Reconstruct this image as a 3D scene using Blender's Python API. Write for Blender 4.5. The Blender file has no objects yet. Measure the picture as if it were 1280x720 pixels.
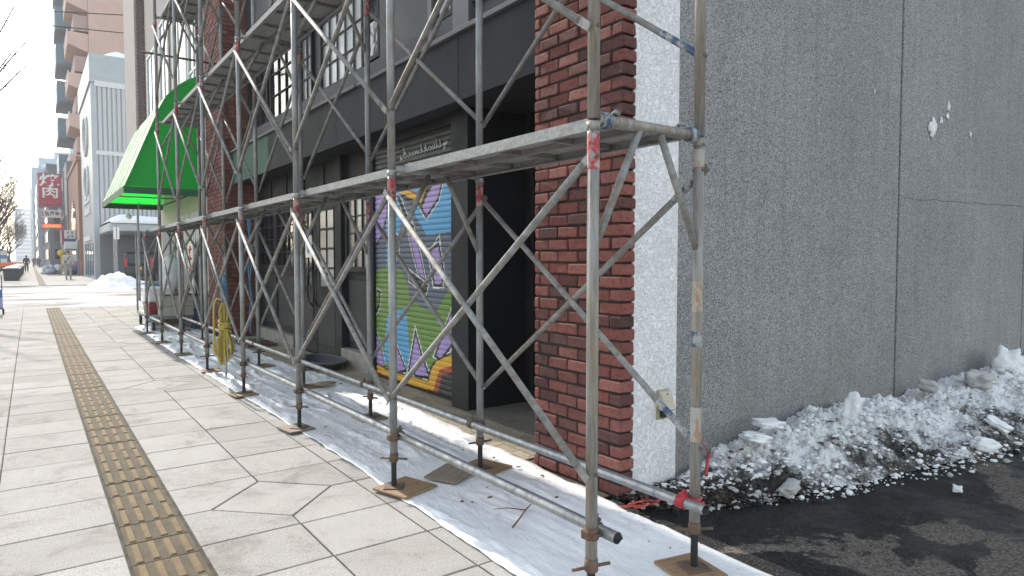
import bpy, math, random
import numpy as np
from mathutils import Vector, Matrix, noise as mn

random.seed(7)
scn = bpy.context.scene
COL = scn.collection
R = math.radians

# ------------------------------------------------------------------ camera
CAM_F, CAM_YAW, CAM_PIT, CAM_H = 833.0, R(35.84), R(2.489), 1.463
cd = bpy.data.cameras.new('camera')
cam = bpy.data.objects.new('camera', cd)
COL.objects.link(cam)
cam.location = (0, 0, CAM_H)
cam.rotation_euler = (R(90) - CAM_PIT, 0, -CAM_YAW)
cd.sensor_width = 36
cd.lens = CAM_F / 1280 * 36
cd.clip_end = 4000
cd.clip_start = 0.05
scn.camera = cam


# ------------------------------------------------------------------ mesh builder
def smooth_pts(pts, k=4):
    P = [Vector(p) for p in pts]; out = []
    for i in range(len(P) - 1):
        a, b, c, d = P[max(0, i - 1)], P[i], P[i + 1], P[min(len(P) - 1, i + 2)]
        for j in range(k):
            t = j / k
            out.append(0.5 * ((2 * b) + (c - a) * t + (2 * a - 5 * b + 4 * c - d) * t * t + (3 * b - a - 3 * c + d) * t ** 3))
    out.append(P[-1])
    return out


class MB:
    def __init__(s):
        s.v, s.f, s.m, s.s = [], [], [], []

    def add(s, vs, fs, m=0, smooth=False):
        o = len(s.v)
        s.v.extend([tuple(p) for p in vs])
        for f in fs:
            s.f.append([i + o for i in f])
            s.m.append(m)
            s.s.append(smooth)
        return s

    def box(s, x0, x1, y0, y1, z0, z1, m=0, jit=0.0, skip=()):
        vs = [(x, y, z) for z in (z0, z1) for y in (y0, y1) for x in (x0, x1)]
        if jit:
            vs = [tuple(c + random.uniform(-jit, jit) for c in p) for p in vs]
        fs = {'b': (0, 2, 3, 1), 't': (4, 5, 7, 6), 'f': (0, 1, 5, 4), 'k': (2, 6, 7, 3), 'l': (0, 4, 6, 2), 'r': (1, 3, 7, 5)}
        return s.add(vs, [f for k, f in fs.items() if k not in skip], m)

    def quad(s, a, b, c, d, m=0):
        return s.add([a, b, c, d], [(0, 1, 2, 3)], m)

    def prism(s, poly, z0, z1, m=0, axis='z'):
        n = len(poly)

        def mk(p, h):
            if axis == 'z': return (p[0], p[1], h)
            if axis == 'y': return (p[0], h, p[1])
            return (h, p[0], p[1])
        vs = [mk(p, z0) for p in poly] + [mk(p, z1) for p in poly]
        fs = [tuple(range(n))[::-1], tuple(range(n, 2 * n))]
        fs += [(i, (i + 1) % n, n + (i + 1) % n, n + i) for i in range(n)]
        return s.add(vs, fs, m)

    def path(s, pts, r, n=10, m=0, caps=True, closed=False):
        pts = [Vector(p) for p in pts]
        k = len(pts)
        rs = r if isinstance(r, (list, tuple)) else [r] * k
        vs = []
        prev = None
        for i, p in enumerate(pts):
            if closed:
                t = (pts[(i + 1) % k] - pts[i - 1])
            elif i == 0: t = pts[1] - pts[0]
            elif i == k - 1: t = pts[-1] - pts[-2]
            else: t = (pts[i + 1] - pts[i]).normalized() + (pts[i] - pts[i - 1]).normalized()
            if t.length < 1e-9: t = Vector((0, 0, 1))
            t.normalize()
            if prev is None:
                a = Vector((0, 0, 1)) if abs(t.z) < 0.9 else Vector((1, 0, 0))
                u = t.cross(a).normalized()
            else:
                u = (prev - t * prev.dot(t))
                if u.length < 1e-6: u = t.orthogonal()
                u.normalize()
            prev = u
            w = t.cross(u)
            for j in range(n):
                a = 2 * math.pi * j / n
                vs.append(p + (u * math.cos(a) + w * math.sin(a)) * rs[i])
        fs = []
        rng = range(k if closed else k - 1)
        for i in rng:
            i2 = (i + 1) % k
            for j in range(n):
                j2 = (j + 1) % n
                fs.append((i * n + j, i * n + j2, i2 * n + j2, i2 * n + j))
        s.add(vs, fs, m, True)
        if caps and not closed:
            o = len(s.v) - len(vs)
            s.f.append([o + j for j in range(n)][::-1]); s.m.append(m); s.s.append(False)
            s.f.append([o + (k - 1) * n + j for j in range(n)]); s.m.append(m); s.s.append(False)
        return s

    def tube(s, a, b, r, n=12, m=0):
        return s.path([a, b], r, n, m)

    def pipe(s, a, b, r, ri, n=16, m=0, m2=None):
        """an open ended pipe whose bore shows"""
        s.path([a, b], r, n, m, caps=False)
        a, b = Vector(a), Vector(b)
        t = (b - a).normalized()
        s.path([b - t * 1e-4, b, b - t * 0.12], [r, ri, ri], n, m if m2 is None else m2, caps=False)
        s.path([a + t * 1e-4, a, a + t * 0.12], [r, ri, ri], n, m if m2 is None else m2, caps=False)
        return s

    def ball(s, c, r, m=0, seg=10, ring=6, jit=0.0, sc=(1, 1, 1)):
        vs = []
        for i in range(1, ring):
            th = math.pi * i / ring
            for j in range(seg):
                a = 2 * math.pi * j / seg
                k = r * (1 + random.uniform(-jit, jit))
                vs.append((c[0] + sc[0] * k * math.sin(th) * math.cos(a), c[1] + sc[1] * k * math.sin(th) * math.sin(a), c[2] + sc[2] * k * math.cos(th)))
        vs += [(c[0], c[1], c[2] + sc[2] * r), (c[0], c[1], c[2] - sc[2] * r)]
        T, B = len(vs) - 2, len(vs) - 1
        fs = []
        for i in range(ring - 2):
            for j in range(seg):
                j2 = (j + 1) % seg
                fs.append((i * seg + j, (i + 1) * seg + j, (i + 1) * seg + j2, i * seg + j2))
        for j in range(seg):
            j2 = (j + 1) % seg
            fs.append((T, j, j2))
            fs.append((B, (ring - 2) * seg + j2, (ring - 2) * seg + j))
        return s.add(vs, fs, m, True)

    def mesh(s, name, mats):
        me = bpy.data.meshes.new(name)
        me.from_pydata(s.v, [], s.f)
        for m in (mats if isinstance(mats, (list, tuple)) else [mats]):
            me.materials.append(m)
        me.polygons.foreach_set('material_index', s.m)
        me.polygons.foreach_set('use_smooth', s.s)
        me.update()
        return me

    def build(s, name, mats, parent=None, loc=(0, 0, 0), bevel=0, seg=1):
        o = bpy.data.objects.new(name, s.mesh(name, mats))
        COL.objects.link(o)
        o.location = loc
        if parent: o.parent = parent
        if bevel:
            b = o.modifiers.new('bevel', 'BEVEL')
            b.width = bevel; b.segments = seg; b.limit_method = 'ANGLE'; b.angle_limit = R(40)
        return o


def tag(o, label, cat, group=None, kind=None):
    if label: o['label'] = label
    if cat: o['category'] = cat
    if group: o['group'] = group
    if kind: o['kind'] = kind
    return o


def thing(name, label, cat, loc=(0, 0, 0), rz=0, group=None):
    o = bpy.data.objects.new(name, None)
    COL.objects.link(o)
    o.empty_display_size = 0.1
    o.location = loc
    o.rotation_euler = (0, 0, rz)
    return tag(o, label, cat, group)


def structure(o):
    o['kind'] = 'structure'
    return o


KIDS = {}


def dup(root, loc, label, rz=None, group=None):
    r = root.copy(); COL.objects.link(r); r.location = loc
    if rz is not None: r.rotation_euler = (0, 0, rz)
    r['label'] = label
    if group: r['group'] = group
    for ch in list(root.children):
        c = ch.copy(); COL.objects.link(c); c.parent = r
        for g in list(ch.children):
            d = g.copy(); COL.objects.link(d); d.parent = c
    return r


# ------------------------------------------------------------------ materials
class NT:
    def __init__(s, name):
        s.mat = bpy.data.materials.new(name)
        s.mat.use_nodes = True
        s.t = s.mat.node_tree
        s.b = s.t.nodes['Principled BSDF']
        s.out = s.t.nodes['Material Output']

    def n(s, typ, **kw):
        nd = s.t.nodes.new(typ)
        for k, v in kw.items():
            if k.startswith('i_'):
                key = k[2:]
                key = int(key) if key.isdigit() else key.replace('_', ' ')
                nd.inputs[key].default_value = v
            else:
                setattr(nd, k, v)
        return nd

    def l(s, a, ao, b, bi):
        s.t.links.new(a.outputs[ao], b.inputs[bi])

    def coord(s, kind='Object', scale=(1, 1, 1)):
        tc = s.n('ShaderNodeTexCoord')
        mp = s.n('ShaderNodeMapping')
        mp.inputs['Scale'].default_value = scale
        s.l(tc, kind, mp, 'Vector')
        return mp

    def noise(s, co, scale, detail=4, rough=0.6, rnd=False, dist=0.0):
        nd = s.n('ShaderNodeTexNoise')
        nd.inputs['Scale'].default_value = scale
        nd.inputs['Detail'].default_value = detail
        nd.inputs['Roughness'].default_value = rough
        nd.inputs['Distortion'].default_value = dist
        if co: s.l(co, 0, nd, 'Vector')
        if rnd:
            nd.noise_dimensions = '4D'
            oi = s.n('ShaderNodeObjectInfo')
            mu = s.n('ShaderNodeMath', operation='MULTIPLY'); mu.inputs[1].default_value = 50
            s.l(oi, 'Random', mu, 0); s.l(mu, 0, nd, 'W')
        return nd

    def ramp(s, src, out, stops):
        rp = s.n('ShaderNodeValToRGB')
        el = rp.color_ramp.elements
        while len(el) < len(stops): el.new(0.5)
        for e, (p, c) in zip(el, stops):
            e.position = p
            e.color = (*c, 1) if isinstance(c, (tuple, list)) else (c, c, c, 1)
        s.l(src, out, rp, 0)
        return rp

    def mix(s, fac, a, b, typ='MIX'):
        """fac, a, b: (node, out) or value"""
        m = s.n('ShaderNodeMix', data_type='RGBA', blend_type=typ)
        for idx, v in ((0, fac), (6, a), (7, b)):
            if isinstance(v, tuple) and len(v) == 2 and hasattr(v[0], 'outputs'):
                s.t.links.new(v[0].outputs[v[1]], m.inputs[idx])
            else:
                if idx == 0: m.inputs[0].default_value = v
                else: m.inputs[idx].default_value = (*v, 1) if len(v) == 3 else v
        return (m, 2)

    def base(s, src):
        s.t.links.new(src[0].outputs[src[1]], s.b.inputs['Base Color'])

    def set(s, rough=0.6, metal=0.0, spec=0.5):
        s.b.inputs['Roughness'].default_value = rough
        s.b.inputs['Metallic'].default_value = metal
        s.b.inputs['Specular IOR Level'].default_value = spec

    def bump(s, src, out, dist, strength=1.0):
        b = s.n('ShaderNodeBump')
        b.inputs['Distance'].default_value = dist
        b.inputs['Strength'].default_value = strength
        s.l(src, out, b, 'Height')
        prev = s.b.inputs['Normal'].links
        if prev:
            s.t.links.new(prev[0].from_socket, b.inputs['Normal'])
        s.l(b, 0, s.b, 'Normal')


def flat(name, c, rough=0.6, metal=0.0, var=0.18, scale=6, bump=0.0, rnd=True):
    """a plain paint or plastic with gentle wear"""
    t = NT(name); t.set(rough, metal)
    co = t.coord()
    n = t.noise(co, scale, 5, 0.65, rnd)
    lo = tuple(x * (1 - var) for x in c); hi = tuple(min(1, x * (1 + var)) for x in c)
    t.base((t.ramp(n, 'Fac', [(0.3, lo), (0.7, hi)]), 0))
    r = t.ramp(n, 'Fac', [(0.3, rough * 0.85), (0.7, min(1, rough * 1.15))])
    t.l(r, 0, t.b, 'Roughness')
    if bump: t.bump(t.noise(co, scale * 8, 3), 'Fac', bump)
    return t.mat


def steel(name, c, dark, stain, amount, rough=0.45, metal=0.55, sc=(6, 6, 1.6)):
    t = NT(name); t.set(rough, metal)
    co = t.coord(scale=sc)
    n1 = t.noise(co, 3.2, 6, 0.7, True)
    a = t.ramp(n1, 'Fac', [(0.32, dark), (0.55, c), (0.75, tuple(min(1, x * 1.25) for x in c))])
    n2 = t.noise(co, 2.1, 7, 0.75, True, 0.4)
    f = t.ramp(n2, 'Color', [(0.56 - amount, 0.0), (0.70 - amount * 0.6, 0.85)])
    t.base(t.mix((f, 0), (a, 0), stain))
    r = t.ramp(n1, 'Fac', [(0.3, rough + 0.2), (0.7, rough - 0.08)])
    t.l(r, 0, t.b, 'Roughness')
    mr = t.ramp(n2, 'Color', [(0.56 - amount, metal), (0.70 - amount * 0.6, 0.1)])
    t.l(mr, 0, t.b, 'Metallic')
    t.bump(t.noise(co, 14, 4), 'Fac', 0.0012)
    return t.mat


M = {}
M['galv'] = steel('galvanised steel', (0.315, 0.325, 0.335), (0.175, 0.18, 0.185), (0.20, 0.155, 0.11), 0.07, 0.5, 0.4)
M['galv_old'] = steel('old galvanised steel', (0.31, 0.305, 0.29), (0.145, 0.14, 0.132), (0.25, 0.18, 0.11), 0.10, 0.55, 0.35, (14, 14, 1.2))
M['brace'] = steel('weathered brace steel', (0.28, 0.28, 0.275), (0.14, 0.14, 0.137), (0.19, 0.135, 0.09), 0.09, 0.66, 0.2, (5, 5, 5))
M['pipe'] = steel('smooth steel pipe', (0.32, 0.33, 0.34), (0.20, 0.21, 0.22), (0.25, 0.19, 0.13), 0.03, 0.40, 0.7)
M['plank'] = steel('galvanised plank', (0.36, 0.365, 0.365), (0.235, 0.235, 0.235), (0.33, 0.26, 0.18), 0.06, 0.6, 0.25, (15, 12, 15))
M['under'] = steel('plank underside', (0.27, 0.27, 0.265), (0.17, 0.17, 0.165), (0.24, 0.19, 0.13), 0.08, 0.6, 0.2, (4, 3, 4))
M['rust'] = steel('rusty clamp steel', (0.135, 0.10, 0.08), (0.06, 0.048, 0.042), (0.19, 0.085, 0.045), 0.1, 0.7, 0.3)
M['blackrod'] = flat('black threaded steel', (0.022, 0.022, 0.024), 0.55, 0.3, 0.3, 20)
M['bore'] = flat('dark pipe bore', (0.02, 0.02, 0.022), 0.9)


def worn_paint(name, c, keep=0.5):
    t = NT(name); t.set(0.6, 0.1)
    co = t.coord(scale=(3, 3, 2))
    n = t.noise(co, 9, 6, 0.75, True)
    f = t.ramp(n, 'Fac', [(keep - 0.06, 0), (keep + 0.04, 1)])
    n2 = t.noise(co, 3, 3, 0.6, True)
    p = t.ramp(n2, 'Fac', [(0.3, tuple(x * 0.7 for x in c)), (0.7, c)])
    t.base(t.mix((f, 0), (p, 0), (0.36, 0.35, 0.33)))
    return t.mat


M['red_paint'] = worn_paint('worn red marking paint', (0.42, 0.035, 0.05), 0.52)
M['red_clamp'] = worn_paint('red clamp paint', (0.48, 0.03, 0.045), 0.66)
M['blue_paint'] = worn_paint('worn blue marking paint', (0.05, 0.10, 0.19), 0.52)
M['orange_paint'] = worn_paint('faded orange paint', (0.42, 0.25, 0.15), 0.47)


def wood(name, c):
    t = NT(name); t.set(0.8)
    co = t.coord(scale=(3, 30, 30))
    n = t.noise(co, 2.5, 5, 0.65, True, 0.6)
    t.base((t.ramp(n, 'Fac', [(0.25, tuple(x * 0.5 for x in c)), (0.5, c), (0.8, tuple(x * 1.3 for x in c))]), 0))
    t.bump(n, 'Fac', 0.002)
    return t.mat


M['ply'] = wood('weathered plywood', (0.26, 0.165, 0.09))
M['ply_grey'] = wood('grey weathered plywood', (0.21, 0.165, 0.125))


def m_slab():
    t = NT('pale concrete paving'); t.set(0.95, 0, 0.08)
    co = t.coord()
    geo = t.n('ShaderNodeNewGeometry')
    isl = t.ramp(geo, 'Random Per Island', [(0, (0.365, 0.350, 0.330)), (0.5, (0.40, 0.385, 0.365)), (1, (0.435, 0.42, 0.40))])
    sp = t.noise(co, 170, 3, 0.7)
    spk = t.ramp(sp, 'Fac', [(0.34, (0.45, 0.43, 0.41)), (0.47, (0.95, 0.95, 0.95)), (0.56, (1, 1, 1)), (0.66, (1.22, 1.22, 1.22))])
    a = t.mix(1.0, (isl, 0), (spk, 0), 'MULTIPLY')
    big = t.noise(co, 2.2, 8, 0.75, dist=0.6)
    st = t.ramp(big, 'Fac', [(0.32, (0.66, 0.63, 0.60)), (0.47, (0.96, 0.95, 0.94)), (0.6, (1.02, 1.02, 1.02)), (0.72, (1.08, 1.08, 1.07))])
    b = t.mix(1.0, a, (st, 0), 'MULTIPLY')
    med = t.noise(co, 14, 5, 0.75)
    md = t.ramp(med, 'Fac', [(0.58, 0.0), (0.72, 0.6)])
    t.base(t.mix((md, 0), b, (0.27, 0.235, 0.195)))
    t.bump(sp, 'Fac', 0.0015); t.bump(big, 'Fac', 0.004)
    return t.mat


M['slab'] = m_slab()


def ground_mat(name, stops, scale, fine, fineamt, rough=0.85, bump=0.004, detail=7, sc=(1, 1, 1)):
    t = NT(name); t.set(rough, 0, 0.08)
    co = t.coord(scale=sc)
    n = t.noise(co, scale, detail, 0.65, dist=0.3)
    a = t.ramp(n, 'Fac', stops)
    f = t.noise(co, fine, 3, 0.7)
    k = t.ramp(f, 'Fac', [(0.3, 1 - fineamt), (0.7, 1 + fineamt)])
    t.base(t.mix(1.0, (a, 0), (k, 0), 'MULTIPLY'))
    t.bump(f, 'Fac', bump)
    return t.mat


M['joint'] = ground_mat('dirty joint sand', [(0.3, (0.045, 0.042, 0.035)), (0.7, (0.12, 0.105, 0.08))], 9, 120, 0.4)
M['tact_base'] = ground_mat('worn tactile paving base', [(0.3, (0.085, 0.072, 0.055)), (0.7, (0.14, 0.117, 0.083))], 7, 150, 0.35, 0.85, 0.002)
M['tact_bar'] = ground_mat('worn yellow tactile bar', [(0.3, (0.15, 0.11, 0.066)), (0.7, (0.225, 0.168, 0.10))], 9, 150, 0.35, 0.8, 0.002)
M['dark_asphalt'] = ground_mat('road asphalt', [(0.3, (0.07, 0.07, 0.072)), (0.7, (0.12, 0.115, 0.11))], 0.8, 90, 0.3)
M['ice'] = ground_mat('dirty packed snow on side street', [(0.34, (0.14, 0.13, 0.12)), (0.43, (0.28, 0.265, 0.25)), (0.52, (0.42, 0.405, 0.39)), (0.63, (0.66, 0.66, 0.66))], 0.9, 14, 0.2, 0.95, 0.02, 7, (0.28, 0.6, 1))
M['kerb'] = ground_mat('kerb stone', [(0.3, (0.3, 0.29, 0.27)), (0.7, (0.42, 0.41, 0.39))], 2, 90, 0.2)


def m_lot():
    t = NT('wet asphalt lot'); t.set(0.5, 0, 0.22)
    co = t.coord()
    n = t.noise(co, 1.1, 6, 0.6, dist=0.6)
    sep = t.n('ShaderNodeSeparateXYZ'); t.l(co, 0, sep, 0)
    # the strip further from the wall has dried out in patches
    mr = t.n('ShaderNodeMapRange'); mr.inputs[1].default_value = 2.3; mr.inputs[2].default_value = 0.8
    mr.inputs[3].default_value = -0.13; mr.inputs[4].default_value = 0.22
    t.l(sep, 'Y', mr, 0)
    ad = t.n('ShaderNodeMath', operation='ADD'); t.l(n, 'Fac', ad, 0); t.l(mr, 0, ad, 1)
    fn = t.noise(co, 22, 5, 0.7)
    ad2 = t.n('ShaderNodeMath', operation='MULTIPLY_ADD'); t.l(fn, 'Fac', ad2, 0); ad2.inputs[1].default_value = 0.09; t.l(ad, 0, ad2, 2)
    f = t.ramp(ad2, 0, [(0.585, 0.0), (0.61, 1.0)])
    fine = t.noise(co, 160, 3, 0.75)
    vo = t.n('ShaderNodeTexVoronoi'); vo.inputs['Scale'].default_value = 110; t.l(co, 0, vo, 'Vector')
    vs_ = t.n('ShaderNodeSeparateColor'); t.l(vo, 'Color', vs_, 0)
    wet = t.ramp(vs_, 0, [(0.0, (0.005, 0.005, 0.0055)), (0.55, (0.011, 0.011, 0.0115)), (0.88, (0.024, 0.023, 0.0225)), (1.0, (0.07, 0.066, 0.063))])
    dry = t.ramp(vs_, 0, [(0.0, (0.065, 0.053, 0.044)), (0.5, (0.13, 0.108, 0.09)), (1.0, (0.22, 0.19, 0.165))])
    t.base(t.mix((f, 0), (wet, 0), (dry, 0)))
    n5 = t.noise(co, 2.6, 5, 0.6)
    r1 = t.ramp(n5, 'Fac', [(0.45, 0.62), (0.62, 0.30)])
    rm = t.mix((f, 0), (r1, 0), (0.92, 0.92, 0.92))
    t.t.links.new(rm[0].outputs[rm[1]], t.b.inputs['Roughness'])
    t.bump(vo, 'Distance', -0.006); t.bump(fine, 'Fac', 0.004); t.bump(n, 'Fac', 0.02)
    return t.mat


M['lot'] = m_lot()


def m_sheet():
    t = NT('white plastic sheet'); t.set(0.42)
    co = t.coord()
    n = t.noise(co, 2.2, 6, 0.7)
    a = t.ramp(n, 'Fac', [(0.3, (0.72, 0.715, 0.72)), (0.6, (0.85, 0.85, 0.86))])
    d = t.noise(co, 26, 6, 0.8)
    n3 = t.noise(co, 1.3, 3, 0.6)
    mu = t.n('ShaderNodeMath', operation='MULTIPLY_ADD'); t.l(n3, 'Fac', mu, 0); mu.inputs[1].default_value = 0.25
    t.l(d, 'Fac', mu, 2)
    f = t.ramp(mu, 0, [(0.70, 0.0), (0.78, 0.22), (0.86, 0.8)])
    t.base(t.mix((f, 0), (a, 0), (0.10, 0.085, 0.07)))
    w = t.noise(t.coord(scale=(3, 1, 1)), 9, 5, 0.6, dist=1.2)
    t.bump(w, 'Fac', 0.012, 0.7)
    return t.mat


M['sheet'] = m_sheet()


def m_pebble():
    t = NT('grey pebble dash concrete'); t.set(0.9, 0, 0.3)
    co = t.coord()
    v = t.n('ShaderNodeTexVoronoi'); v.inputs['Scale'].default_value = 150; v.inputs['Randomness'].default_value = 1
    t.l(co, 0, v, 'Vector')
    sep = t.n('ShaderNodeSeparateColor'); t.l(v, 'Color', sep, 0)
    peb = t.ramp(sep, 0, [(0.0, (0.16, 0.155, 0.157)), (0.40, (0.325, 0.318, 0.322)), (0.75, (0.415, 0.406, 0.41)), (1.0, (0.55, 0.54, 0.54))])
    ed = t.ramp(v, 'Distance', [(0.35, (1, 1, 1)), (0.75, (0.62, 0.62, 0.62))])
    a = t.mix(1.0, (peb, 0), (ed, 0), 'MULTIPLY')
    st = t.noise(t.coord(scale=(5, 5, 0.22)), 2.2, 6, 0.65)
    s2 = t.ramp(st, 'Fac', [(0.3, (0.89, 0.89, 0.89)), (0.55, (1.0, 1.0, 1.0)), (0.75, (1.04, 1.04, 1.04))])
    b = t.mix(1.0, a, (s2, 0), 'MULTIPLY')
    bl = t.noise(co, 0.8, 5, 0.6)
    b3 = t.ramp(bl, 'Fac', [(0.3, (0.85, 0.85, 0.85)), (0.7, (1.08, 1.08, 1.08))])
    c = t.mix(1.0, b, (b3, 0), 'MULTIPLY')
    dk = t.noise(t.coord(scale=(3, 3, 1)), 11, 8, 0.85)
    df = t.ramp(dk, 'Fac', [(0.60, 0.0), (0.72, 0.6)])
    d2 = t.mix((df, 0), c, (0.07, 0.068, 0.065))
    sp = t.n('ShaderNodeSeparateXYZ'); t.l(co, 0, sp, 0)
    wn = t.noise(t.coord(scale=(1.2, 1.2, 0.5)), 2.4, 6, 0.7)
    mm = t.n('ShaderNodeMath', operation='MULTIPLY_ADD'); t.l(sp, 'Z', mm, 0); mm.inputs[1].default_value = -0.35; t.l(wn, 'Fac', mm, 2)
    wf = t.ramp(mm, 0, [(0.22, 0.0), (0.46, 0.42)])
    d3 = t.mix((wf, 0), d2, (0.20, 0.185, 0.165))
    run = t.noise(t.coord(scale=(9, 9, 0.12)), 1.7, 4, 0.6)
    rf = t.ramp(run, 'Fac', [(0.60, 0.0), (0.70, 0.28)])
    t.base(t.mix((rf, 0), d3, (0.16, 0.155, 0.15)))
    t.bump(v, 'Distance', -0.004, 0.8)
    return t.mat


M['pebble'] = m_pebble()


def m_stucco():
    t = NT('white textured stucco'); t.set(0.85, 0, 0.3)
    co = t.coord()
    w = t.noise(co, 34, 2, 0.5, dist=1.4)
    s = t.noise(co, 3, 5, 0.6)
    a = t.ramp(s, 'Fac', [(0.3, (0.84, 0.83, 0.85)), (0.7, (0.92, 0.91, 0.93))])
    cr = t.ramp(w, 'Fac', [(0.40, 0.3), (0.47, 1.0), (0.505, 0.0), (0.54, 1.0), (0.62, 0.6)])
    crevice_shade = t.ramp(w, 'Fac', [(0.475, (1, 1, 1)), (0.505, (0.80, 0.79, 0.78)), (0.535, (1, 1, 1))])  # crevices darkened in the colour, standing in for relief shade
    t.base(t.mix(1.0, (a, 0), (crevice_shade, 0), 'MULTIPLY'))
    t.bump(cr, 0, 0.0045, 0.8)
    return t.mat


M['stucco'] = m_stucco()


def m_brick(name, stops):
    t = NT(name); t.set(0.85, 0, 0.3)
    co = t.coord()
    geo = t.n('ShaderNodeNewGeometry')
    a = t.ramp(geo, 'Random Per Island', stops)
    n = t.noise(co, 34, 6, 0.75)
    k = t.ramp(n, 'Fac', [(0.28, (0.45, 0.43, 0.42)), (0.5, (1, 1, 1)), (0.72, (1.18, 1.16, 1.14))])
    b = t.mix(1.0, (a, 0), (k, 0), 'MULTIPLY')
    n2 = t.noise(co, 5, 6, 0.75)
    f = t.ramp(n2, 'Fac', [(0.58, 0), (0.72, 0.65)])
    t.base(t.mix((f, 0), b, (0.06, 0.035, 0.032)))
    t.bump(n, 'Fac', 0.006, 0.8)
    return t.mat


M['brick'] = m_brick('red brick', [(0, (0.085, 0.044, 0.042)), (0.3, (0.165, 0.064, 0.057)), (0.7, (0.235, 0.080, 0.068)), (1, (0.29, 0.118, 0.10))])
M['brick_dull'] = m_brick('dull brown brick', [(0, (0.12, 0.05, 0.045)), (0.5, (0.19, 0.075, 0.065)), (1, (0.24, 0.10, 0.085))])
M['mortar'] = flat('dark mortar', (0.032, 0.027, 0.026), 0.95, 0, 0.3, 20)
M['charcoal'] = flat('charcoal painted timber', (0.009, 0.010, 0.013), 0.7, 0, 0.25, 4, 0.001)
M['charcoal_panel'] = flat('dark slate panel', (0.015, 0.017, 0.022), 0.65, 0, 0.2, 3)
M['black_door'] = flat('black painted door', (0.012, 0.012, 0.014), 0.4, 0, 0.3, 4)
M['soffit'] = flat('dark soffit', (0.02, 0.021, 0.024), 0.7)


def m_fascia(name, c):
    t = NT(name); t.set(0.65, 0.0, 0.15)
    co = t.coord(scale=(1, 1.6, 0.25))
    n = t.noise(co, 2.2, 5, 0.65)
    t.base((t.ramp(n, 'Fac', [(0.3, tuple(x * 0.82 for x in c)), (0.7, tuple(x * 1.18 for x in c))]), 0))
    t.bump(t.noise(t.coord(), 1.1, 2), 'Fac', 0.012)
    return t.mat


M['fascia'] = m_fascia('grey metal fascia', (0.036, 0.038, 0.045))
M['fascia_reflection'] = m_fascia('grey fascia with painted green reflection', (0.075, 0.15, 0.115))  # green reflection of the awning painted into the grey metal
M['sill'] = flat('light grey sill', (0.14, 0.14, 0.15), 0.6, 0.1, 0.25, 5)
M['upper_wall'] = flat('grey render', (0.085, 0.086, 0.092), 0.75, 0, 0.15, 2, 0.001)
M['upper_dark'] = flat('dark slate cladding', (0.036, 0.040, 0.050), 0.6, 0, 0.15, 2)
M['stone_base'] = flat('stone base', (0.30, 0.28, 0.25), 0.85, 0, 0.25, 8, 0.002)


def m_glass(name, c, rough=0.06, var=0.25):
    t = NT(name); t.set(rough, 0.0, 0.8)
    n = t.noise(t.coord(), 0.9, 3, 0.5)
    t.base((t.ramp(n, 'Fac', [(0.3, tuple(x * (1 - var) for x in c)), (0.7, tuple(x * (1 + var) for x in c))]), 0))
    t.bump(t.noise(t.coord(), 2.5, 2), 'Fac', 0.006)
    return t.mat


M['glass_dark'] = m_glass('dark window glass', (0.02, 0.024, 0.03))
M['glass_blue'] = m_glass('blue grey window glass', (0.13, 0.20, 0.27), 0.12)
M['glass_pale'] = m_glass('pale window pane', (0.27, 0.285, 0.29), 0.25, 0.65)  # paleness stands in for the sunlit reflection on the upper panes
M['white_frame'] = flat('white window frame', (0.72, 0.71, 0.68), 0.5)
M['cream'] = flat('cream wall', (0.44, 0.41, 0.34), 0.8, 0, 0.1, 3)
M['beige'] = flat('beige render', (0.42, 0.37, 0.34), 0.8, 0, 0.1, 2)
M['brown_louvre'] = flat('brown louvre', (0.13, 0.095, 0.10), 0.6)
M['pink'] = flat('pink render', (0.60, 0.41, 0.35), 0.8, 0, 0.07, 1)
M['pink_dark'] = flat('pink balcony soffit', (0.42, 0.29, 0.27), 0.8, 0, 0.1, 1)
M['blue_panel'] = flat('blue grey balcony panel', (0.13, 0.22, 0.30), 0.5)
M['orange_brick'] = flat('orange brown render', (0.36, 0.19, 0.14), 0.8, 0, 0.12, 2)
M['grey_blue'] = flat('blue grey metal cladding', (0.40, 0.43, 0.46), 0.5, 0.1, 0.08, 1)
M['siding'] = flat('pale ribbed siding', (0.50, 0.50, 0.51), 0.55, 0.1, 0.07, 0.7)
M['white_trim'] = flat('white trim', (0.66, 0.66, 0.66), 0.6)
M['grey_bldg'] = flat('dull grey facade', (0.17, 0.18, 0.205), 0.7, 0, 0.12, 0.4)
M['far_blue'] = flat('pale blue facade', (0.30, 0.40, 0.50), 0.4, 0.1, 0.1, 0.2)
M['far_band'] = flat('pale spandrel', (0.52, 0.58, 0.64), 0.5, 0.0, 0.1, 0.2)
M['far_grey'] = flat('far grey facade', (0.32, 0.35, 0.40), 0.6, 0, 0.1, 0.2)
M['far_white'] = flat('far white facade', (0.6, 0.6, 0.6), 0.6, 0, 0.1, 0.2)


def m_snow(name, c=(0.93, 0.93, 0.94), bump=0.03):
    t = NT(name); t.set(0.7, 0, 0.3)
    co = t.coord()
    n = t.noise(co, 8, 7, 0.75)
    t.base((t.ramp(n, 'Fac', [(0.3, tuple(x * 0.8 for x in c)), (0.6, c)]), 0))
    t.bump(n, 'Fac', bump)
    t.bump(t.noise(co, 60, 4), 'Fac', 0.006)
    return t.mat


M['snow'] = m_snow('clean snow')


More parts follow.
